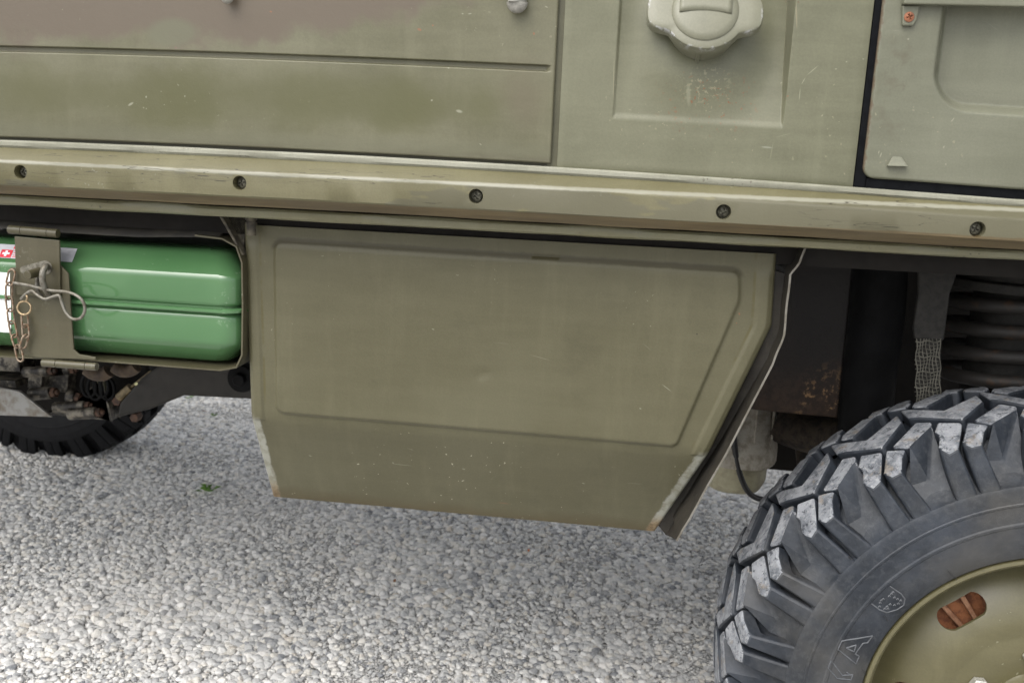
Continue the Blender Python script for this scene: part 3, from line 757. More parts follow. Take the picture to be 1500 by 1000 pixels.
# hanger bolts over the box
m_dirty = plain('dirty_steel', (.10, .088, .062), .7, .15, .6, 90, (.035, .03, .024))
mb = MB(); c = P(368, 322, .03)
for k in range(5): mb.cyl(c + Vector((0, 0, -.006 + k * .0055)), c + Vector((0, 0, -.003 + k * .0055)), .0075, .0075, 14)
mb.cyl(c + Vector((0, 0, -.02)), c + Vector((0, 0, .04)), .0062, .0062, 14)
link('hanger_bolt', mb.mesh('hanger_bolt', m_dirty, 40), truck)
# triangular bracket left of the box
mb = MB(); mb.prism([P(320, 312, .05), P(362, 312, .05), P(356, 375, .05), P(352, 372, .05)], (0, .004, 0)); mb.prism([P(318, 312, .035), P(323, 312, .035), P(357, 374, .035), P(353, 374, .035)], (0, .02, 0))
link('corner_bracket', mb.mesh('corner_bracket', m_dirty, None), truck, .001)

# ------------------------------------------------------------------ can holder: tray, lid, clamp plate, chain
m_hold = paint('holder_paint', (.150, .132, .078), (.18, .165, .105), k=.35, kb=.90, chips=.63, streak=.25, rust=.25)
YH = .030
holder = bpy.data.objects.new('can_holder', None); COL.objects.link(holder); holder.parent = truck; holder.location = -truck.location
mb = MB()
pth = [P(a, b, YH) for a, b in ((-420, 500), (-200, 512), (140, 527), (322, 541), (345, 537), (353, 520), (354, 450), (353, 385), (345, 362), (325, 351), (285, 346))]
sm_p = MB(); 
def ribbon(mb, pts, depth, th):
    n = len(pts); o_ = []
    for i, p in enumerate(pts):
        d = (pts[min(i + 1, n - 1)] - pts[max(i - 1, 0)]).normalized(); o_.append(p + Vector((-d.z, 0, d.x)) * -th)
    bk = Vector((0, depth, 0)); A, B = pts, o_
    mb.grid([A, B]); mb.grid([B, [p + bk for p in B]]); mb.grid([[p + bk for p in A], A]); mb.grid([[p + bk for p in B], [p + bk for p in A]])
    for k in (0, n - 1): mb.add([A[k], B[k], B[k] + bk, A[k] + bk], [(0, 1, 2, 3)])
ribbon(mb, pth, .36, .0022)
link('holder_tray', mb.mesh('holder_tray', m_hold, 40), holder)
# lid sheet rising to the floor behind the sill
mb = MB(); e0 = [P(a, b, .034) for a, b in ((-420, 322), (0, 333), (40, 337), (200, 346), (285, 346), (318, 349))]
e1 = [Vector((p.x, p.y + .10, p.z + .035)) for p in e0]; e2 = [Vector((p.x, p.y + .36, p.z + .036)) for p in e0]
mb.grid([e0, e1, e2]); o = link('holder_lid', mb.mesh('holder_lid', m_pan, 30), holder); sd = o.modifiers.new('thick', 'SOLIDIFY'); sd.thickness = .0015
# clamp plates
YC = .012
mb = MB(); mb.prism([P(21, 346, YC - .004), P(87, 352, YC - .004), P(88, 437, YC - .004), P(24, 432, YC - .004)], (0, .003, 0))
pl = link('clamp_plate', mb.mesh('clamp_plate', m_hold, None), holder, .0008)
mb = MB()
lowf = [P(14, 392, YC), P(88, 388, YC), P(100, 401, YC), P(104, 460, YC), P(108, 512, YC), P(116, 519, YC), P(140, 523, YC), P(140, 527, YC), P(60, 524, YC), P(28, 520, YC), P(20, 470, YC), P(14, 430, YC)]
mb.prism(lowf, (0, .003, 0)); link('clamp_base', mb.mesh('clamp_base', m_hold, None), holder, .0008)
mb = MB()
def hinge(y, pts, r):
    a, b = P(*pts[0], y), P(*pts[1], y)
    for k, (t0_, t1_) in enumerate(((0, .255), (.265, .80), (.81, 1.0))): mb.cyl(a.lerp(b, t0_), a.lerp(b, t1_), r, r, 18)
hinge(YC - .004, ((14, 336), (85, 342)), .0058)
link('hinge_roll', mb.mesh('hinge_roll', m_hold, 40), holder)
mb = MB(); hinge(YC + .002, ((63, 531), (142, 537)), .0055)
link('hinge_roll', mb.mesh('hinge_roll', m_hold, 40), holder)
# slot, turning pin, staple
m_gal = plain('galvanised_wire', (.17, .16, .135), .42, .4, .4, 150, (.10, .088, .065))
m_slot = plain('slot_worn', (.16, .15, .12), .5, .2, .4, 120, (.07, .062, .045))
YS = YC - .0042
mb = MB(); 
a, b = P(36, 396, YS), P(68, 392, YS)
n_ = 12; slot = []
sl_pts = []
for k in range(n_ + 1): t = math.pi / 2 + math.pi * k / n_; sl_pts.append(P(35 + 5.5 * math.cos(t), 395 - 5.5 * math.sin(t), YS))
for k in range(n_ + 1): t = -math.pi / 2 - .5 + (math.pi + .9) * k / n_; sl_pts.append(P(66 + 10.5 * math.cos(t), 392 - 10.5 * math.sin(t), YS))
mb.prism(sl_pts, (0, -.0004, 0), 0)
link('keyhole_slot', mb.mesh('keyhole_slot', m_slot, None), holder)
mb = MB(); c = P(58, 398, YS); mb.cyl(c, c + Vector((-.003, -.022, -.002)), .0064, .0060, 20)
link('clamp_pin', mb.mesh('clamp_pin', m_hold, 40), holder, .0006)
mb = MB(); mb.tube([P(70, 392, YS + .002), P(67, 390, YS - .012), P(62, 402, YS - .018), P(64, 418, YS - .016), P(72, 432, YS - .006)], .0040, 12)
mb.tube([P(55, 408, YS), P(54, 420, YS - .008), P(57, 430, YS - .004), P(62, 432, YS + .002)], .0026, 10)
link('staple', mb.mesh('staple', m_gal, 50), holder)
# spring clip
YK = YS - .012
mb = MB(); mb.tube([P(20, 414, YK + .004), P(45, 418.5, YK), P(72, 425, YK - .002), P(100, 428, YK - .004), P(118, 437, YK - .006), P(124.5, 452, YK - .006), P(119, 465, YK - .005), P(107, 467, YK - .004), P(97, 458, YK - .003), P(91, 444, YK - .002), P(87, 433, YK - .002), P(79, 434, YK - .002), P(66, 438, YK - .003), P(55, 432, YK - .002), P(47, 426, YK), P(39, 430, YK), P(31, 438, YK + .002)], .0021, 10, sub=7)
link('spring_clip', mb.mesh('spring_clip', m_gal, 60), holder)
mb = MB(); c = P(35.5, 451, YK + .002); mb.tube([c + Vector((.0098 * math.cos(t), .002 * math.sin(t * 1.0), .0088 * math.sin(t))) for t in [2 * math.pi * i / 24 for i in range(24)]], .0014, 8, True, 1)
mb.tube([P(39, 440, YK), P(40, 436, YK - .003), P(38.5, 432, YK)], .0014, 8)
m_brass = plain('aged_brass', (.36, .27, .16), .4, .6, .4, 200, (.20, .15, .09))
link('split_ring', mb.mesh('split_ring', m_brass, 60), holder)
# chain: two hanging runs that meet at the bottom
m_ch = plain('rusty_chain', (.24, .19, .14), .55, .4, .5, 200, (.15, .085, .045))
def chain(pts, y, flip=0):
    for i in range(len(pts) - 1):
        a, b = P(*pts[i], y), P(*pts[i + 1], y - .001); c = (a + b) / 2; d = b - a; L_ = d.length / 2 + .0022; d.normalize()
        s_ = Vector((d.z, 0, -d.x)); s_ = s_ * .0048 if (i + flip) % 2 == 0 else (s_ * .0015 + Vector((0, -.0046, 0)))
        ring = []
        for k in range(20):
            t = 2 * math.pi * k / 20; ring.append(c + d * L_ * math.cos(t) * (1 if abs(math.cos(t)) > .3 else 1) + s_ * max(-1, min(1, 1.35 * math.sin(t))))
        mb = MB(); mb.tube(ring, .00135, 7, True, 1); link('chain_link', mb.mesh('chain_link', m_ch, 70), holder)
chain([(18, 397), (13.5, 416), (13, 436), (15, 454), (17, 472), (21, 492), (26, 507), (30, 527)], YC - .008)
chain([(36, 462), (37, 477), (38, 492), (33, 509)], YC - .008, 1)

# ------------------------------------------------------------------ the can (a thing of its own, lying in the holder)
can = thing('jerrycan', 'glossy green steel jerrycan lying on its side in the holder behind the clamp', 'jerrycan', tuple(P(100, 535, .20)))
N = NT('green_enamel')
c_ = N.mix(N.ramp(N.noise(7, 3), .4, .6), (.054, .130, .051), (.063, .143, .059))
dst = N.math('MULTIPLY', N.ramp(N.noise(160, 3, .6), .6, .68), N.ramp(N.noise(12, 3), .5, .62))
c_ = N.mix(N.math('MULTIPLY', dst, .25), c_, (.35, .42, .33))
m_green = N.out(c_, N.math('ADD', .07, N.math('MULTIPLY', N.noise(30, 3), .08)), N.bump(N.noise(9, 2), .0012, .5), 0, .6)
xr = P(351, 440, .03).x; zb_ = P(220, 531, .03).z; H_ = .1585; Lc, Wc = .47, .345; yf = .027
zlev = [(0, .040), (.002, .030), (.006, .0235), (.030, .0025), (.034, .0008), (.038, 0), (.068, 0), (.0715, .001), (.0745, .0045), (.0762, .0045), (.0768, -.0042), (.0778, -.0052), (.0808, -.0052), (.0818, -.0042), (.0824, .0045), (.084, .0045), (.087, .001), (.0905, 0), (.121, 0), (.1245, .0008), (.128, .0032), (.150, .0215), (.1535, .0255), (.1565, .032), (.158, .042), (.1585, .056)]
def rrect(inset, z, n=10):
    x0, x1, y0, y1 = xr - Lc + inset, xr - inset, yf + inset, yf + Wc - inset; r = max(.006, .026 - inset * .2); pts = []
    for (cx_, cy_, a0) in ((x1 - r, y0 + r, -90), (x1 - r, y1 - r, 0), (x0 + r, y1 - r, 90), (x0 + r, y0 + r, 180)):
        for k in range(n + 1): t = R(a0 + 90 * k / n); pts.append((cx_ + r * math.cos(t), cy_ + r * math.sin(t), zb_ + z))
    return pts + [pts[0]]
mb = MB(); rr_ = [rrect(i, z) for z, i in zlev]; mb.grid(rr_)
mb.add(rr_[0][:-1], [tuple(range(len(rr_[0]) - 1))]); mb.add(rr_[-1][:-1], [tuple(range(len(rr_[0]) - 1))[::-1]])
cb = link('can_body', mb.mesh('can_body', m_green, 38), can)
# white label on the face, printed sticker on the sloping shoulder
m_white = plain('white_label', (.82, .83, .83), .45, 0, .06, 60)
mb = MB(); mb.prism([P(-70, 393, yf - .0006), P(16, 400, yf - .0006), P(16, 487, yf - .0006), P(-70, 481, yf - .0006)], (0, .0005, 0)); link('white_label', mb.mesh('white_label', m_white, None), cb)
# sticker lies on the can's upper shoulder: between z = .131 and .1535 levels
def shoulder(x, t):
    a = (yf + .0055, zb_ + .1308); b = (yf + .0205, zb_ + .1488); d = Vector((0, -(b[1] - a[1]), 0)).normalized()
    return Vector((x, lerp(a[0], b[0], t) - .0006, lerp(a[1], b[1], t) + .0006))
m_stk = plain('sticker_grey', (.50, .50, .53), .4, 0, .12, 60); m_red = plain('sticker_red', (.60, .03, .05), .4, 0, .1, 60); m_inkdark = plain('sticker_ink', (.08, .08, .09), .5)
def stk(name, x0, x1, t0, t1, m, lift=0.0):
    mb = MB(); o_ = Vector((0, -lift * .7, lift * .7)); mb.add([shoulder(x0, t0) + o_, shoulder(x1, t0) + o_, shoulder(x1, t1) + o_, shoulder(x0, t1) + o_], [(0, 1, 2, 3)]); return mb
sx0, sx1 = P(-60, 350, yf).x, P(100, 352, yf).x
o = link('sticker', stk('s', sx0, sx1, .05, 1.0, m_stk).mesh('sticker', m_stk, None), cb); sk = o
rx_ = P(-2, 352, yf).x; rx1_ = P(9, 352, yf).x
link('sticker_emblem', stk('e', rx_ - .006, rx1_, .08, .62, m_red, .0004).mesh('sticker_emblem', m_red, None), cb)
cc = (rx_ - .006 + rx1_) / 2; hw = (rx1_ - rx_ + .006) / 2
mb = stk('w', cc - hw * .62, cc + hw * .62, .29, .42, m_white, .0007); m2 = stk('w', cc - hw * .2, cc + hw * .2, .16, .54, m_white, .0009); mb.add(m2.v, m2.f)
link('sticker_cross', mb.mesh('sticker_cross', m_white, None), cb)
mb = MB()
for k, (t_, w__) in enumerate(((.12, .012), (.24, .009), (.40, .012), (.55, .008))):
    m2 = stk('l', rx1_ + .002, rx1_ + .002 + w__, t_, t_ + .05, m_red, .0004); mb.add(m2.v, m2.f)
for k in range(3):
    cxx = rx1_ - .001 + k * .006; m2 = stk('l', cxx, cxx + .0042, .70, .90, m_red, .0004); mb.add(m2.v, m2.f)
link('sticker_print', mb.mesh('sticker_print', m_red, None), cb)

# ------------------------------------------------------------------ wheels
TR, YM = .397, .10
def Rf_(y): return TR - (.022 if y < YM else .013) * abs((y - YM) / .104) ** 3.2
def dirt_rubber():
    N = NT('dusty_rubber')
    a = N.noise(14, 6, .65); b = N.noise(130, 4, .7)
    c = N.mix(N.ramp(a, .38, .66), (.0085, .0115, .0165), (.025, .030, .039))
    c = N.mix(N.math('MULTIPLY', N.ramp(b, .45, .72), .4), c, (.050, .053, .058))
    c = N.mix(N.math('MULTIPLY', N.ramp(N.noise(5, 5, .6, off=(2, 0, 1)), .48, .68), .4), c, (.083, .076, .063))
    return N.out(c, N.math('ADD', .48, N.math('MULTIPLY', a, .2)), N.bump(b, .0006), 0, .4)
def worn_tread():
    N = NT('scuffed_tread')
    b = N.noise(170, 6, .72); a = N.noise(38, 5, .65)
    c = N.mix(N.ramp(a, .35, .62), (.085, .092, .104), (.20, .208, .222))
    c = N.mix(N.math('MULTIPLY', N.ramp(b, .50, .66), .65), c, (.29, .292, .295))
    c = N.mix(N.math('MULTIPLY', N.ramp(N.noise(120, 6, .75, off=(4, 0, 3)), .52, .64), .85), c, (.022, .025, .031))
    c = N.mix(N.math('MULTIPLY', N.ramp(N.noise(40, 4, .6, off=(1, 8, 0)), .58, .7), .6), c, (.18, .15, .115))
    return N.out(c, .8, N.bump(b, .0016), 0, .25)
m_tyre, m_tread = dirt_rubber(), worn_tread()
m_farrub = plain('dark_rubber', (.010, .010, .011), .7, 0, .3, 60, spec=.2)
def cyl_pt(th, r, y): t = R(th); return Vector((r * math.cos(t), y, r * math.sin(t)))
def block(top, shoulder=None, base=(), mirror=False, depth=.020, skirt=None):
    """one tread lug. top: list of (deg, y); shoulder: indices of top (in order) forming the outer arris, whose face runs down to `base` [(deg, r, y)]"""
    mb = MB(); n = len(top)
    # cut grooves: pull each corner of the top a little towards the lug's middle
    ca_, cy_ = sum(a for a, y in top) / n, sum(y for a, y in top) / n
    t2 = []
    for i, (a, y) in enumerate(top):
        dx, dy = (a - ca_) * .0069, y - cy_; L_ = max(1e-4, math.hypot(dx, dy)); k_ = 1 - min(.0017, L_ * .2) / L_
        t2.append((ca_ + (a - ca_) * k_, cy_ + (y - cy_) * k_))
    top = t2
    T = [cyl_pt(a, Rf_(y), y) for a, y in top]
    I = []
    for (a, y) in top:
        yi = y + (.010 if y < YM else -.010) * (1 if abs(y - YM) > .06 else 0)
        I.append(cyl_pt(a, Rf_(y) - depth, yi))
    vs = T + I; top_f = [tuple(range(n))]; sides = []
    sh = shoulder or []
    bi = []
    for k, (a, r, y) in enumerate(base):
        bi.append(len(vs)); vs.append(cyl_pt(a, r, y))
    bin_ = []
    for k, (a, r, y) in enumerate(base):
        bin_.append(len(vs)); vs.append(cyl_pt(a, r, y + (.022 if y < YM else -.022)))
    for i in range(n):
        j = (i + 1) % n
        if i in sh and j in sh: continue
        sides.append((j, i, i + n, j + n))
    if sh:
        sides.append(tuple(sh[::-1]) + tuple(bi))          # outer face
        first, last = sh[0], sh[-1]
        sides.append((first, bi[0], bin_[0], first + n)); sides.append((bi[-1], last, last + n, bin_[-1]))
        for k in range(len(bi) - 1): sides.append((bi[k + 1], bi[k], bin_[k], bin_[k + 1]))
    if skirt:                                              # sloping outer flank into the void
        i0, i1, p0, p1 = skirt
        a = len(vs); vs.append(cyl_pt(*p0)); vs.append(cyl_pt(*p1)); vs.append(cyl_pt(7.9, .347, .016)); vs.append(cyl_pt(4.2, .344, .016)); vs.append(cyl_pt(.3, .350, .018))
        sides += [(i0, i1, a + 3), (i1, a + 2, a + 3), (a + 2, a + 1, a + 3), (a + 1, a, a + 3), (a, a + 4, a + 3), (a + 4, i0, a + 3)]
    mb.add(vs, top_f, 0); mb.f += sides; mb.mi += [1] * len(sides)
    return mb
def mirror_mb(m, c=13.0):
    """the same lug on the inner half of the tread: point-symmetric (angle -> c - angle, y -> 2*YM - y)"""
    o_ = MB()
    for (x, y, z) in m.v:
        r = math.hypot(x, z); t = math.degrees(math.atan2(z, x)); q = cyl_pt(c - t, r + (Rf_(min(.2, 2 * YM - y)) - Rf_(max(0, y))) * (r > .36), 2 * YM - y); o_.v.append(tuple(q))
    o_.f = list(m.f); o_.mi = list(m.mi); return o_
LUG_A = block([(.9, .0805), (-1.6, .0645), (-1.0, .0524), (5.1, .023), (7.7, .040)], skirt=(2, 3, (1.6, .3235, -.0035), (6.8, .3235, -.0035)), depth=.022)
LUG_B = block([(-.2, .0374), (-2.1, .0598), (-5.9, .0424), (-5.1, .0279), (-2.7, -.0003), (-.6, -.0039), (.7, .0091), (-.5, .0257)], shoulder=[4, 5, 6], base=[(-3.1, .3175, -.01612), (1.6, .3175, -.01612)], depth=.018)
LUG_C = block([(-6.4, .0425), (-9.7, .0264), (-8.3, .0147), (-6.7, -.003), (-4.6, -.0033), (-3.4, .0072)], shoulder=[3, 4, 5], base=[(-8.2, .3175, -.01612), (-3.6, .3175, -.01612)], depth=.018)
RIB = block([(16.7, .100), (15.1, .090), (9.8, .0516), (8.7, .046), (2.6, .094), (2.3, .112), (2.3, .129), (10.2, .089), (14.6, .131), (16.7, .143)], depth=.018)
KINDS_ = [LUG_A, LUG_B, LUG_C, RIB, mirror_mb(LUG_A), mirror_mb(LUG_B), mirror_mb(LUG_C)]
def tri(mb):
    """cap concave tops cleanly"""
    return mb
carcass = [(.205, .045), (.213, .012), (.2200, .0008), (.2230, -.0045), (.2300, -.0085), (.2400, -.0118), (.2560, -.0152), (.2690, -.0168), (.2705, -.0182), (.2735, -.0186), (.2755, -.0176), (.2800, -.0178), (.2860, -.0182), (.2965, -.0180), (.2975, -.0190), (.2995, -.0190), (.3005, -.0179), (.3080, -.0176), (.3150, -.0166), (.3185, -.0160), (.3205, -.0150), (.3225, -.0070), (.333, .006), (.345, .019), (.357, .030), (.367, .040), (.3745, .053), (.3785, .070), (.3800, .10)]
carcass += [(r, 2 * YM - y) for r, y in carcass[::-1][1:]]
def build_wheel(loc, near):
    wh = bpy.data.objects.new('wheel', None); COL.objects.link(wh); wh.parent = truck; wh.location = Vector(loc) - truck.location
    if not near: wh.rotation_euler = (0, 0, math.pi)
    mt, mtr = (m_tyre, m_tread) if near else (m_farrub, m_farrub)
    ty = MB(); ty.lathe(carcass, 192 if near else 96)
    PH = 100.0                                             # pitch phase: lugs repeat every 15 degrees from here
    meshes = [k.mesh('tread_block', [mtr, mt], 30) for k in KINDS_] if near else None
    rest = MB()
    for i in range(24):
        th = PH + 15 * i
        shown = near and 40 <= ((th - 0) % 360) <= 205
        for k, mbk in enumerate(KINDS_):
            if shown:
                o = link('tread_block', meshes[k], wh, .0036, 3); o.rotation_euler = (0, -R(th), 0)
            else:
                c, s_ = math.cos(R(th)), math.sin(R(th))
                off_ = len(rest.v); rest.v += [(x * c - z * s_, y, x * s_ + z * c) for x, y, z in mbk.v]; rest.f += [tuple(a + off_ for a in f) for f in mbk.f]; rest.mi += mbk.mi
    if near:
        link('tyre', ty.mesh('tyre', mt, 25), wh)
        o = link('tread_remainder', rest.mesh('tread_remainder', [mtr, mt], 30), wh); o['kind'] = 'stuff'
    else:
        ty.add(rest.v, rest.f); link('tyre', ty.mesh('tyre', mt, 30), wh)
    return wh
WC = Vector((.557, 0, .375))
wheel = build_wheel(WC, True)
# embossed sidewall writing and crest (thin raised ridges on the rubber)
def side_y(r):
    for (r0, y0), (r1, y1) in zip(carcass, carcass[1:]):
        if r0 <= r <= r1: return lerp(y0, y1, (r - r0) / (r1 - r0))
    return -.018
def sidept(px, py):
    p = P(px, py, -.017); r = math.hypot(p.x - WC.x, p.z - WC.z); p = P(px, py, side_y(r)); r = math.hypot(p.x - WC.x, p.z - WC.z); p = P(px, py, side_y(r)); return p - WC
def zpx(a, b): return (1200 + a / 4.5467, 780 + b / 4.5467)
m_ridge = plain('ridge_rubber', (.085, .09, .098), .5, 0, .3, 90)
RID = [[(355, 685), (150, 720), (125, 775), (245, 872), (266, 820), (240, 805), (290, 735), (322, 730), (355, 685)], [(180, 765), (245, 745), (232, 790), (180, 765)],
       [(80, 850), (60, 900), (120, 968), (212, 977), (224, 943), (155, 948), (80, 850)], [(180, 925), (205, 945)],
       [(470, 354), (545, 405), (570, 440), (563, 480), (520, 510), (450, 530), (400, 510), (348, 470)]]
LET = {}
for ri, rl in enumerate(RID):
    pts = []
    for (a, b) in rl: pts.append(sidept(*zpx(a, b)))
    den = []
    for p, q in zip(pts, pts[1:]):
        for k in range(5): den.append(p.lerp(q, k / 5))
    den.append(pts[-1])
    for p in den: r = math.hypot(p.x, p.z); p.y = side_y(r) + .0001
    mb = LET.setdefault(('embossed_letter', 0) if ri < 2 else ('embossed_letter', 1) if ri < 4 else ('embossed_crest', 0), MB())
    mb.tube(den, .00095, 6, sub=1)
for (cx_, cy_) in ((405, 465), (425, 440), (400, 490), (480, 405), (500, 430), (465, 420), (450, 490), (470, 475), (435, 505), (520, 440), (500, 480), (525, 470), (410, 450), (490, 395), (540, 450), (455, 505)):
    p0 = sidept(*zpx(cx_ - 6, cy_ + 4)); p1 = sidept(*zpx(cx_ + 4, cy_ - 6)); p2 = sidept(*zpx(cx_ + 8, cy_ + 4))
    mb.tube([p0, p1, p2], .0008, 5, sub=2)
for (nm, _), mb in LET.items(): link(nm, mb.mesh(nm, m_ridge, 60), wheel)
m_whisk = plain('rubber_whisker', (.02, .02, .021), .5)
for pts in (((855, 250), (880, 280), (905, 300), (922, 330)), ((283, 903), (298, 920), (312, 945)), ((428, 550), (445, 565), (458, 583)), ((183, 150), (205, 165), (228, 172)), ((195, 150), (210, 165), (215, 176)), ((1340, 90), (1352, 94), (1364, 92))):
    mb = MB(); mb.tube([sidept(*zpx(a, b)) + Vector((0, -.0012 - .0012 * (k % 2), 0)) for k, (a, b) in enumerate(pts)], .0004, 5, sub=3); link('moulding_whisker', mb.mesh('moulding_whisker', m_whisk, None), wheel)
# rim: rolled flange, well, dished disc with oval vents
m_rim = paint('rim_paint', (.150, .135, .075), (.185, .168, .100), chips=.72, streak=.2, rough=.38, rust=.0, spec=.5)
rimp = [(.2185, .030), (.2195, .006), (.2205, .0005), (.2190, -.0035), (.2150, -.0045), (.2115, -.002), (.2085, .004), (.2065, .012), (.2035, .018), (.2005, .030), (.1985, .048), (.196, .062), (.190, .068), (.182, .064), (.172, .054), (.160, .0445), (.150, .038), (.138, .031), (.125, .0255), (.112, .0225), (.104, .0235), (.099, .0228), (.090, .0205), (.070, .0195), (.052, .0195), (.046, .010), (.044, -.010), (.030, -.016), (.001, -.017)]
thick = [(r, y + .005) for r, y in rimp[3:]][::-1]
mb = MB(); mb.lathe(rimp, 160); rim_me = mb.mesh('rim', m_rim, 40)
rim = link('rim', rim_me, wheel); sd = rim.modifiers.new('thick', 'SOLIDIFY'); sd.thickness = .0035; sd.offset = -1
mb = MB()
for k in range(6):
    t0 = 129.3 + 60 * k; ring = []
    for j in range(32):
        a = 2 * math.pi * j / 32; u = .0175 * max(-1, min(1, 1.0 * math.cos(a) * 1.0)); 
        lx = (.0185 if math.cos(a) > 0 else -.0185) + .0135 * math.cos(a); lr = .0135 * math.sin(a)
        r = .1525 + lr; th = R(t0) + lx / .1525
        ring.append((r * math.cos(th), -.03, r * math.sin(th)))
    mb.prism(ring, (0, .20, 0))
cutter = mb.mesh('vents', m_rim, None)
def cut_local(o, me):
    c = bpy.data.objects.new('cutter', me); COL.objects.link(c); c.parent = o.parent
    b = o.modifiers.new('cut', 'BOOLEAN'); b.operation = 'DIFFERENCE'; b.object = c; b.solver = 'EXACT'
    dg = bpy.context.evaluated_depsgraph_get(); dg.update()
    m2 = bpy.data.meshes.new_from_object(o.evaluated_get(dg)); o.modifiers.clear(); o.data = m2; bpy.data.objects.remove(c)
cut_local(rim, cutter); rim.data.polygons.foreach_set('use_smooth', [True] * len(rim.data.polygons)); rim.data.set_sharp_from_angle(angle=R(40))
b = rim.modifiers.new('bevel', 'BEVEL'); b.width = .0012; b.segments = 2; b.angle_limit = R(60); b.limit_method = 'ANGLE'
m_drum = plain('rusted_drum', (.33, .135, .06), .8, .1, .5, 90, (.17, .065, .035), .0012)
mb = MB(); mb.lathe([(.05, .075), (.135, .075), (.172, .080), (.178, .088), (.178, .16), (.05, .165)], 96)
m_rib = plain('rust_rib', (.36, .19, .11), .8, .05, .4, 90, (.24, .11, .06), .0012); drum_me = mb.mesh('brake_drum', m_drum, 40); drum = link('brake_drum', drum_me, wheel); mb = MB()
for k in range(12):
    th = 75 + 10 * k; a, b_ = cyl_pt(th, .118, .064), cyl_pt(th, .174, .064); d = cyl_pt(th + 90, .0032, 0)
    mb = MB(); mb.prism([a - d, a + d, b_ + d, b_ - d], (0, .014, 0)); link('drum_rib', mb.mesh('drum_rib', m_rib, 40), wheel, .001)
m_nut = plain('wheel_nut_zinc', (.55, .54, .50), .3, .7, .2, 100)
for k in range(6):
    th = 158.6 + 60 * k; c = cyl_pt(th, .0765, .0195); mb = MB()
    hexa = [c + Vector((.0125 * math.cos(R(60 * j)), 0, .0125 * math.sin(R(60 * j)))) for j in range(6)]
    mb.prism(hexa, (0, -.011, 0)); mb.cyl(c + Vector((0, -.009, 0)), c + Vector((0, -.020, 0)), .0072, .0065, 16)
    link('wheel_nut', mb.mesh('wheel_nut', m_nut, 30), wheel, .001)
# far rear wheel
far = build_wheel((-1.84, 1.74, .375), False)
mb = MB(); mb.lathe([(.215, .0), (.20, .03), (.19, .05), (.10, .03), (.001, .02)], 48); link('rim', mb.mesh('rim', m_dark, 40), far)

# ------------------------------------------------------------------ underbody at the right: wheel house, strap, coil spring, gear case
m_tar = plain('tarred_plate', (.0055, .0056, .006), .7, 0, .5, 18, (.003, .003, .003), .0012, spec=.12)
N = NT('rusty_plate')
a = N.noise(90, 5, .72); sx = N.n('ShaderNodeSeparateXYZ'); N.set(sx.inputs[0], N.pos)
zl = P(1190, 605, .30).z
lowm = N.ramp(sx.outputs[2], zl + .10, zl + .01)
c_ = N.mix(N.ramp(N.noise(6, 4, .6), .4, .65), (.0055, .0038, .0028), (.010, .0062, .0042))
c_ = N.mix(N.math('MULTIPLY', lowm, .8), c_, N.mix(N.ramp(a, .4, .6), (.020, .011, .006), (.040, .022, .012)))
c_ = N.mix(N.math('MULTIPLY', N.ramp(a, .54, .60), N.math('MULTIPLY', lowm, N.ramp(N.noise(11, 3, .6, off=(1, 0, 4)), .47, .6))), c_, (.20, .12, .055))
m_rplate = N.out(c_, .6, N.bump(a, .001), 0, .3)
mb = MB(); mb.prism([P(1090, 340, .28), P(1252, 360, .28), P(1226, 612, .28), P(1120, 602, .28), P(1030, 590, .28)], (0, .006, 0))
link('frame_plate', mb.mesh('frame_plate', m_rplate, None), truck, .002)
mb = MB(); mb.tube([P(1290, 350, .30), P(1285, 450, .30), P(1272, 560, .31), P(1262, 680, .32)], .040, 24)
link('brake_hose_cover', mb.mesh('brake_hose_cover', m_tar, 50), truck)
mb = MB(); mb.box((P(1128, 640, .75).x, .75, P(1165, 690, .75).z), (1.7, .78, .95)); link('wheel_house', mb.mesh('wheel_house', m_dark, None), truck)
# woven limit strap: leathery upper half, bare wire mesh below
YT = .17
mb = MB(); up = [P(1345, 380, YT), P(1410, 380, YT), P(1392, 430, YT), P(1383, 500, YT), P(1340, 497, YT), P(1338, 480, YT), P(1345, 430, YT)]
mb.prism(up, (0, .008, 0)); m_strap = plain('strap_rubber', (.016, .0145, .012), .75, 0, .5, 70)
st_ = link('limit_strap', mb.mesh('limit_strap', m_strap, None), truck, .003)
m_web = plain('strap_cord', (.11, .105, .085), .8, 0, .5, 120)
mb = MB()
for k in range(8):
    x = 1342.5 + k * 4.9; mb.tube([P(x + 1.5 * math.sin(j * 1.9 + k), 496 + j * 11, YT - .0005) for j in range(10)], .00075, 5, sub=3)
for j in range(18):
    y_ = 500 + j * 5.6; mb.tube([P(1341 + i * 7.2 + 1.5 * math.sin(j * .9), y_ + 1.4 * math.sin(i * 2 + j), YT + .0008 * (-1) ** (i + j)) for i in range(6)], .00055 + .0005 * (j % 4 == 0), 5, sub=2)
link('strap_webbing', mb.mesh('strap_webbing', m_web, None), st_)
m_web2 = plain('strap_core', (.03, .028, .024), .85, 0, .4, 120)
mb = MB(); mb.prism([P(1343, 495, YT + .003), P(1378, 495, YT + .003), P(1378, 600, YT + .003), P(1343, 600, YT + .003)], (0, .002, 0)); link('strap_core', mb.mesh('strap_core', m_web2, None), st_)
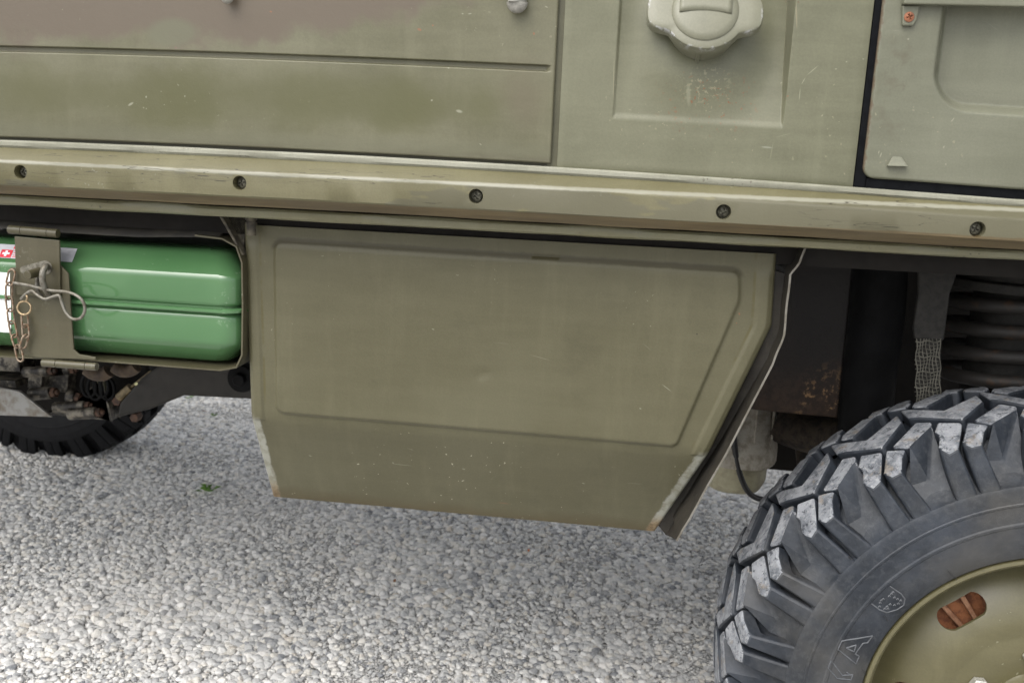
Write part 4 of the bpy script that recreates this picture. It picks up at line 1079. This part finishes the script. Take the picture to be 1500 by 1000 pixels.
# coil spring
m_coil = plain('coil_steel', (.018, .016, .014), .6, .1, .6, 40, (.05, .028, .016), lo=.52, hi=.72)
cs = P(1500, 480, .25); mb = MB(); pts = []
for i in range(16 * 6):
    t = 2 * math.pi * i / 16; pts.append(Vector((cs.x + .085 * math.cos(t), .30 + .085 * math.sin(t), cs.z - .10 + .036 * i / 16)))
mb.tube(pts, .0105, 10, sub=1); link('coil_spring', mb.mesh('coil_spring', m_coil, 60), truck)
mb = MB(); mb.cyl((cs.x, .30, cs.z - .12), (cs.x, .30, cs.z + .1), .055, .055, 24); mb.cyl((cs.x, .30, cs.z + .052), (cs.x, .30, cs.z + .066), .112, .112, 32); mb.cyl((cs.x, .30, cs.z + .066), (cs.x, .30, cs.z + .12), .10, .10, 32)
link('spring_seat', mb.mesh('spring_seat', m_strap, 40), truck, .002)
# gear case in cast alloy with a pale sump and a black breather hose
m_alloy = plain('cast_alloy', (.36, .335, .28), .6, .05, .35, 60, (.22, .195, .15), .0015)
m_sump = plain('sump_paint', (.36, .34, .23), .55, 0, .4, 30, (.24, .22, .15), .001)
YG = .42
gc = P(1088, 655, YG)
def ovl(c, rx, ry, z, n=40, p=2.6):
    o_ = []
    for i in range(n + 1):
        t = 2 * math.pi * i / n; ct, st = math.cos(t), math.sin(t)
        o_.append((c.x + rx * math.copysign(abs(ct) ** (2 / p), ct), c.y + .14 + ry * math.copysign(abs(st) ** (2 / p), st), z))
    return o_
zt, zm, zl_ = P(1080, 590, YG).z, P(1080, 684, YG).z, P(1080, 732, YG).z
wpx = P(1153, 650, YG).x - gc.x
mb = MB(); mb.grid([ovl(gc, wpx * .82, .11, zt + .05), ovl(gc, wpx * .90, .12, zt), ovl(gc, wpx * .96, .13, lerp(zt, zm, .6)), ovl(gc, wpx * 1.03, .145, lerp(zt, zm, .85)), ovl(gc, wpx * 1.03, .145, zm - .004), ovl(gc, wpx * .9, .125, zm - .006)])
for xo in (-.35, .28, .72):
    x = gc.x + xo * wpx; mb.box((x - .0022, YG + .14 - .132 * (1 - abs(xo) ** 2.6) ** .385, zm), (x + .0022, YG + .1, zt + .03))
for zz_ in (lerp(zt, zm, .50),): mb.grid([ovl(gc, wpx * k_, .13 * k_, zz_ + dz) for k_, dz in ((.94, .006), (.985, .003), (.985, -.003), (.94, -.006))])
gcase = link('gear_case', mb.mesh('gear_case', m_alloy, 45), truck, .002)
mb = MB(); mb.grid([ovl(gc, wpx * .86, .12, zm - .004), ovl(gc, wpx * .84, .118, lerp(zm, zl_, .75)), ovl(gc, wpx * .75, .105, zl_ - .002), ovl(gc, .001, .001, zl_ - .004)])
link('oil_sump', mb.mesh('oil_sump', m_sump, 50), gcase)
m_hose = plain('black_hose', (.015, .015, .016), .4, 0, .3, 60)
mb = MB(); YH2 = .42
mb.tube([P(1080, 560, YH2), P(1076, 620, YH2), P(1077, 660, YH2), P(1086, 700, YH2), P(1100, 724, YH2 + .02), P(1122, 731, YH2 + .05), P(1150, 722, YH2 + .1)], .0050, 10, sub=8)
link('breather_hose', mb.mesh('breather_hose', m_hose, 60), truck)
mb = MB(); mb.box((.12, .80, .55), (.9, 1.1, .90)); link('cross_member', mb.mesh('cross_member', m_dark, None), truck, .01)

m_kn = plain('muddy_knuckle', (.045, .033, .022), .8, 0, .6, 55, (.012, .009, .007), .003)
mb = MB(); mb.tube([P(1140, 618, .48), P(1175, 632, .46), P(1215, 640, .42), P(1270, 640, .36)], .034, 16, sub=4); mb.tube([P(1168, 560, .50), P(1176, 640, .50), P(1182, 690, .50)], .016, 12, sub=4)
link('swing_axle_tube', mb.mesh('swing_axle_tube', m_kn, 50), truck)
# ------------------------------------------------------------------ underbody at the left: axle casting, bolts, frame tube
m_oily = plain('oily_casting', (.17, .152, .12), .4, .1, .9, 48, (.012, .010, .008), .0018, lo=.38, hi=.58)
m_skid = plain('skid_plate', (.24, .24, .23), .55, .1, .35, 30, (.13, .11, .085), .0008)
YA = .62
axle = bpy.data.objects.new('rear_axle', None); COL.objects.link(axle); axle.parent = truck; axle.location = -truck.location
mb = MB(); mb.prism([P(-120, 470, YA + .05), P(90, 480, YA + .05), P(215, 520, YA + .05), P(222, 590, YA + .05), P(160, 612, YA + .05), P(-120, 600, YA + .05)], (0, .25, 0))
link('axle_housing', mb.mesh('axle_housing', m_dark, None), axle, .006)
def boss(a, b, r, y, y2=None, m=m_oily, bolt=True):
    mb = MB(); A, B = P(*a, y), P(*b, y2 if y2 is not None else y); mb.cyl(A, B, r, r * .95, 16); o_ = link('cast_boss', mb.mesh('cast_boss', m, 40), axle, .002)
    if bolt:
        mb = MB(); d = (B - A).normalized(); mb.cyl(B, B + d * .010, r * .8, r * .8, 6); mb.cyl(B + d * .008, B + d * .016, r * .45, r * .4, 10); link('housing_bolt', mb.mesh('housing_bolt', m_brown, 30), axle, .001)
boss((36, 545), (72, 543), .012, YA); boss((45, 577), (76, 575), .014, YA - .01); boss((100, 580), (112, 582), .015, YA - .01); boss((80, 597), (126, 594), .012, YA - .02); boss((102, 606), (142, 604), .013, YA - .03); boss((95, 541), (104, 541), .012, YA + .02)
mb = MB(); mb.prism([P(42, 548, YA - .005), P(62, 548, YA - .005), P(60, 568, YA - .005), P(40, 568, YA - .005)], (0, .06, 0)); mb.prism([P(-60, 505, YA), P(24, 512, YA), P(30, 545, YA), P(-60, 540, YA)], (0, .06, 0)); mb.prism([P(-60, 553, YA - .01), P(22, 558, YA - .01), P(24, 568, YA - .01), P(-60, 562, YA - .01)], (0, .06, 0))
mb.prism([P(100, 548, YA + .02), P(64, 552, YA + .02), P(62, 572, YA + .02), P(98, 575, YA + .02)], (0, .04, 0)); mb.prism([P(98, 598, YA - .02), P(145, 606, YA - .02), P(164, 616, YA - .02), P(156, 585, YA - .02), P(162, 616, YA - .02), P(60, 606, YA - .02)], (0, .03, 0))
link('cast_web', mb.mesh('cast_web', m_oily, None), axle, .003)
mb = MB(); mb.prism([P(-160, 562, YA - .05), P(-5, 567, YA - .05), P(28, 573, YA - .05), P(50, 590, YA - .05), P(76, 611, YA - .05), P(-160, 603, YA - .05)], (0, .008, 0)); link('skid_plate', mb.mesh('skid_plate', m_skid, None), axle, .002)
mb = MB(); mb.prism([P(140, 548, YA), P(152, 548, YA), P(154, 578, YA), P(142, 580, YA)], (0, .02, 0)); link('link_plate', mb.mesh('link_plate', m_sump, None), axle, .001)
mb = MB(); mb.cyl(P(174, 582, YA - .03), P(192, 567, YA - .03), .009, .009, 14); mb.cyl(P(192, 567, YA - .03), P(222, 543, YA - .03), .0028, .0028, 10); link('control_rod', mb.mesh('control_rod', plain('yellowed_plastic', (.16, .12, .06), .5, 0, .6, 80), 40), axle)
mb = MB(); mb.cyl(P(199, 562, YA - .045), P(199.5, 562, YA - .052), .0035, .0030, 12); link('grease_nipple', mb.mesh('grease_nipple', plain('brass_bright', (.75, .72, .40), .3, .6, .1, 50), 40), axle)
for (a, b, r) in (((128, 540), (160, 543), .017), ((168, 537), (200, 536), .016)):
    mb = MB(); A, B = P(*a, .42), P(*b, .42); mb.tube([A, A.lerp(B, .3) + Vector((0, 0, -.008)), A.lerp(B, .7) + Vector((0, 0, -.008)), B], r * .75, 12, sub=4); link('pipe_clip', mb.mesh('pipe_clip', plain('rust_brown', (.07, .048, .03), .7, .1, .6, 60, (.03, .021, .015)), 50), axle)
mb = MB()
for k in range(4):
    c = P(130 + 9 * k, 565 + 4 * (k % 2), YA - .02); mb.tube([c + Vector((.016 * math.cos(t), 0, .024 * math.sin(t))) for t in [2 * math.pi * i / 16 for i in range(16)]], .0035, 8, True, 1)
link('brake_cable', mb.mesh('brake_cable', m_tar, 60), axle)
for (x_, y_) in ((170, 588), (205, 583), (218, 590), (196, 612), (188, 600)):
    mb = MB(); c = P(x_, y_, YA - .02); hexa = [c + Vector((.010 * math.cos(R(60 * j)), 0, .010 * math.sin(R(60 * j)))) for j in range(6)]; mb.prism(hexa, (0, .02, 0)); link('housing_bolt', mb.mesh('housing_bolt', m_brown, None), axle, .001)
m_frame = plain('frame_paint', (.016, .0135, .010), .6, 0, .4, 20)
mb = MB(); mb.prism([P(170, 612, YA - .04), P(218, 600, YA - .04), P(268, 580, YA - .04), P(470, 590, YA - .04), P(470, 545, YA - .04), P(240, 530, YA - .04), P(205, 555, YA - .04), P(175, 590, YA - .04)], (0, .10, 0)); link('frame_arm', mb.mesh('frame_arm', m_frame, None), truck, .006)
mb = MB(); c = P(352, 555, YA - .05); mb.cyl(c, c + Vector((0, .03, 0)), .028, .028, 24); mb.cyl(c + Vector((0, -.012, 0)), c, .014, .014, 6); link('frame_bolt', mb.mesh('frame_bolt', m_tar, 40), truck, .002)
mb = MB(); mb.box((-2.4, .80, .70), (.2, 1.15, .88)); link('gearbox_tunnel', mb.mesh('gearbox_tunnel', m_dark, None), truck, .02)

for o in bpy.data.objects:
    if 'worldspace' in o: del o['worldspace']
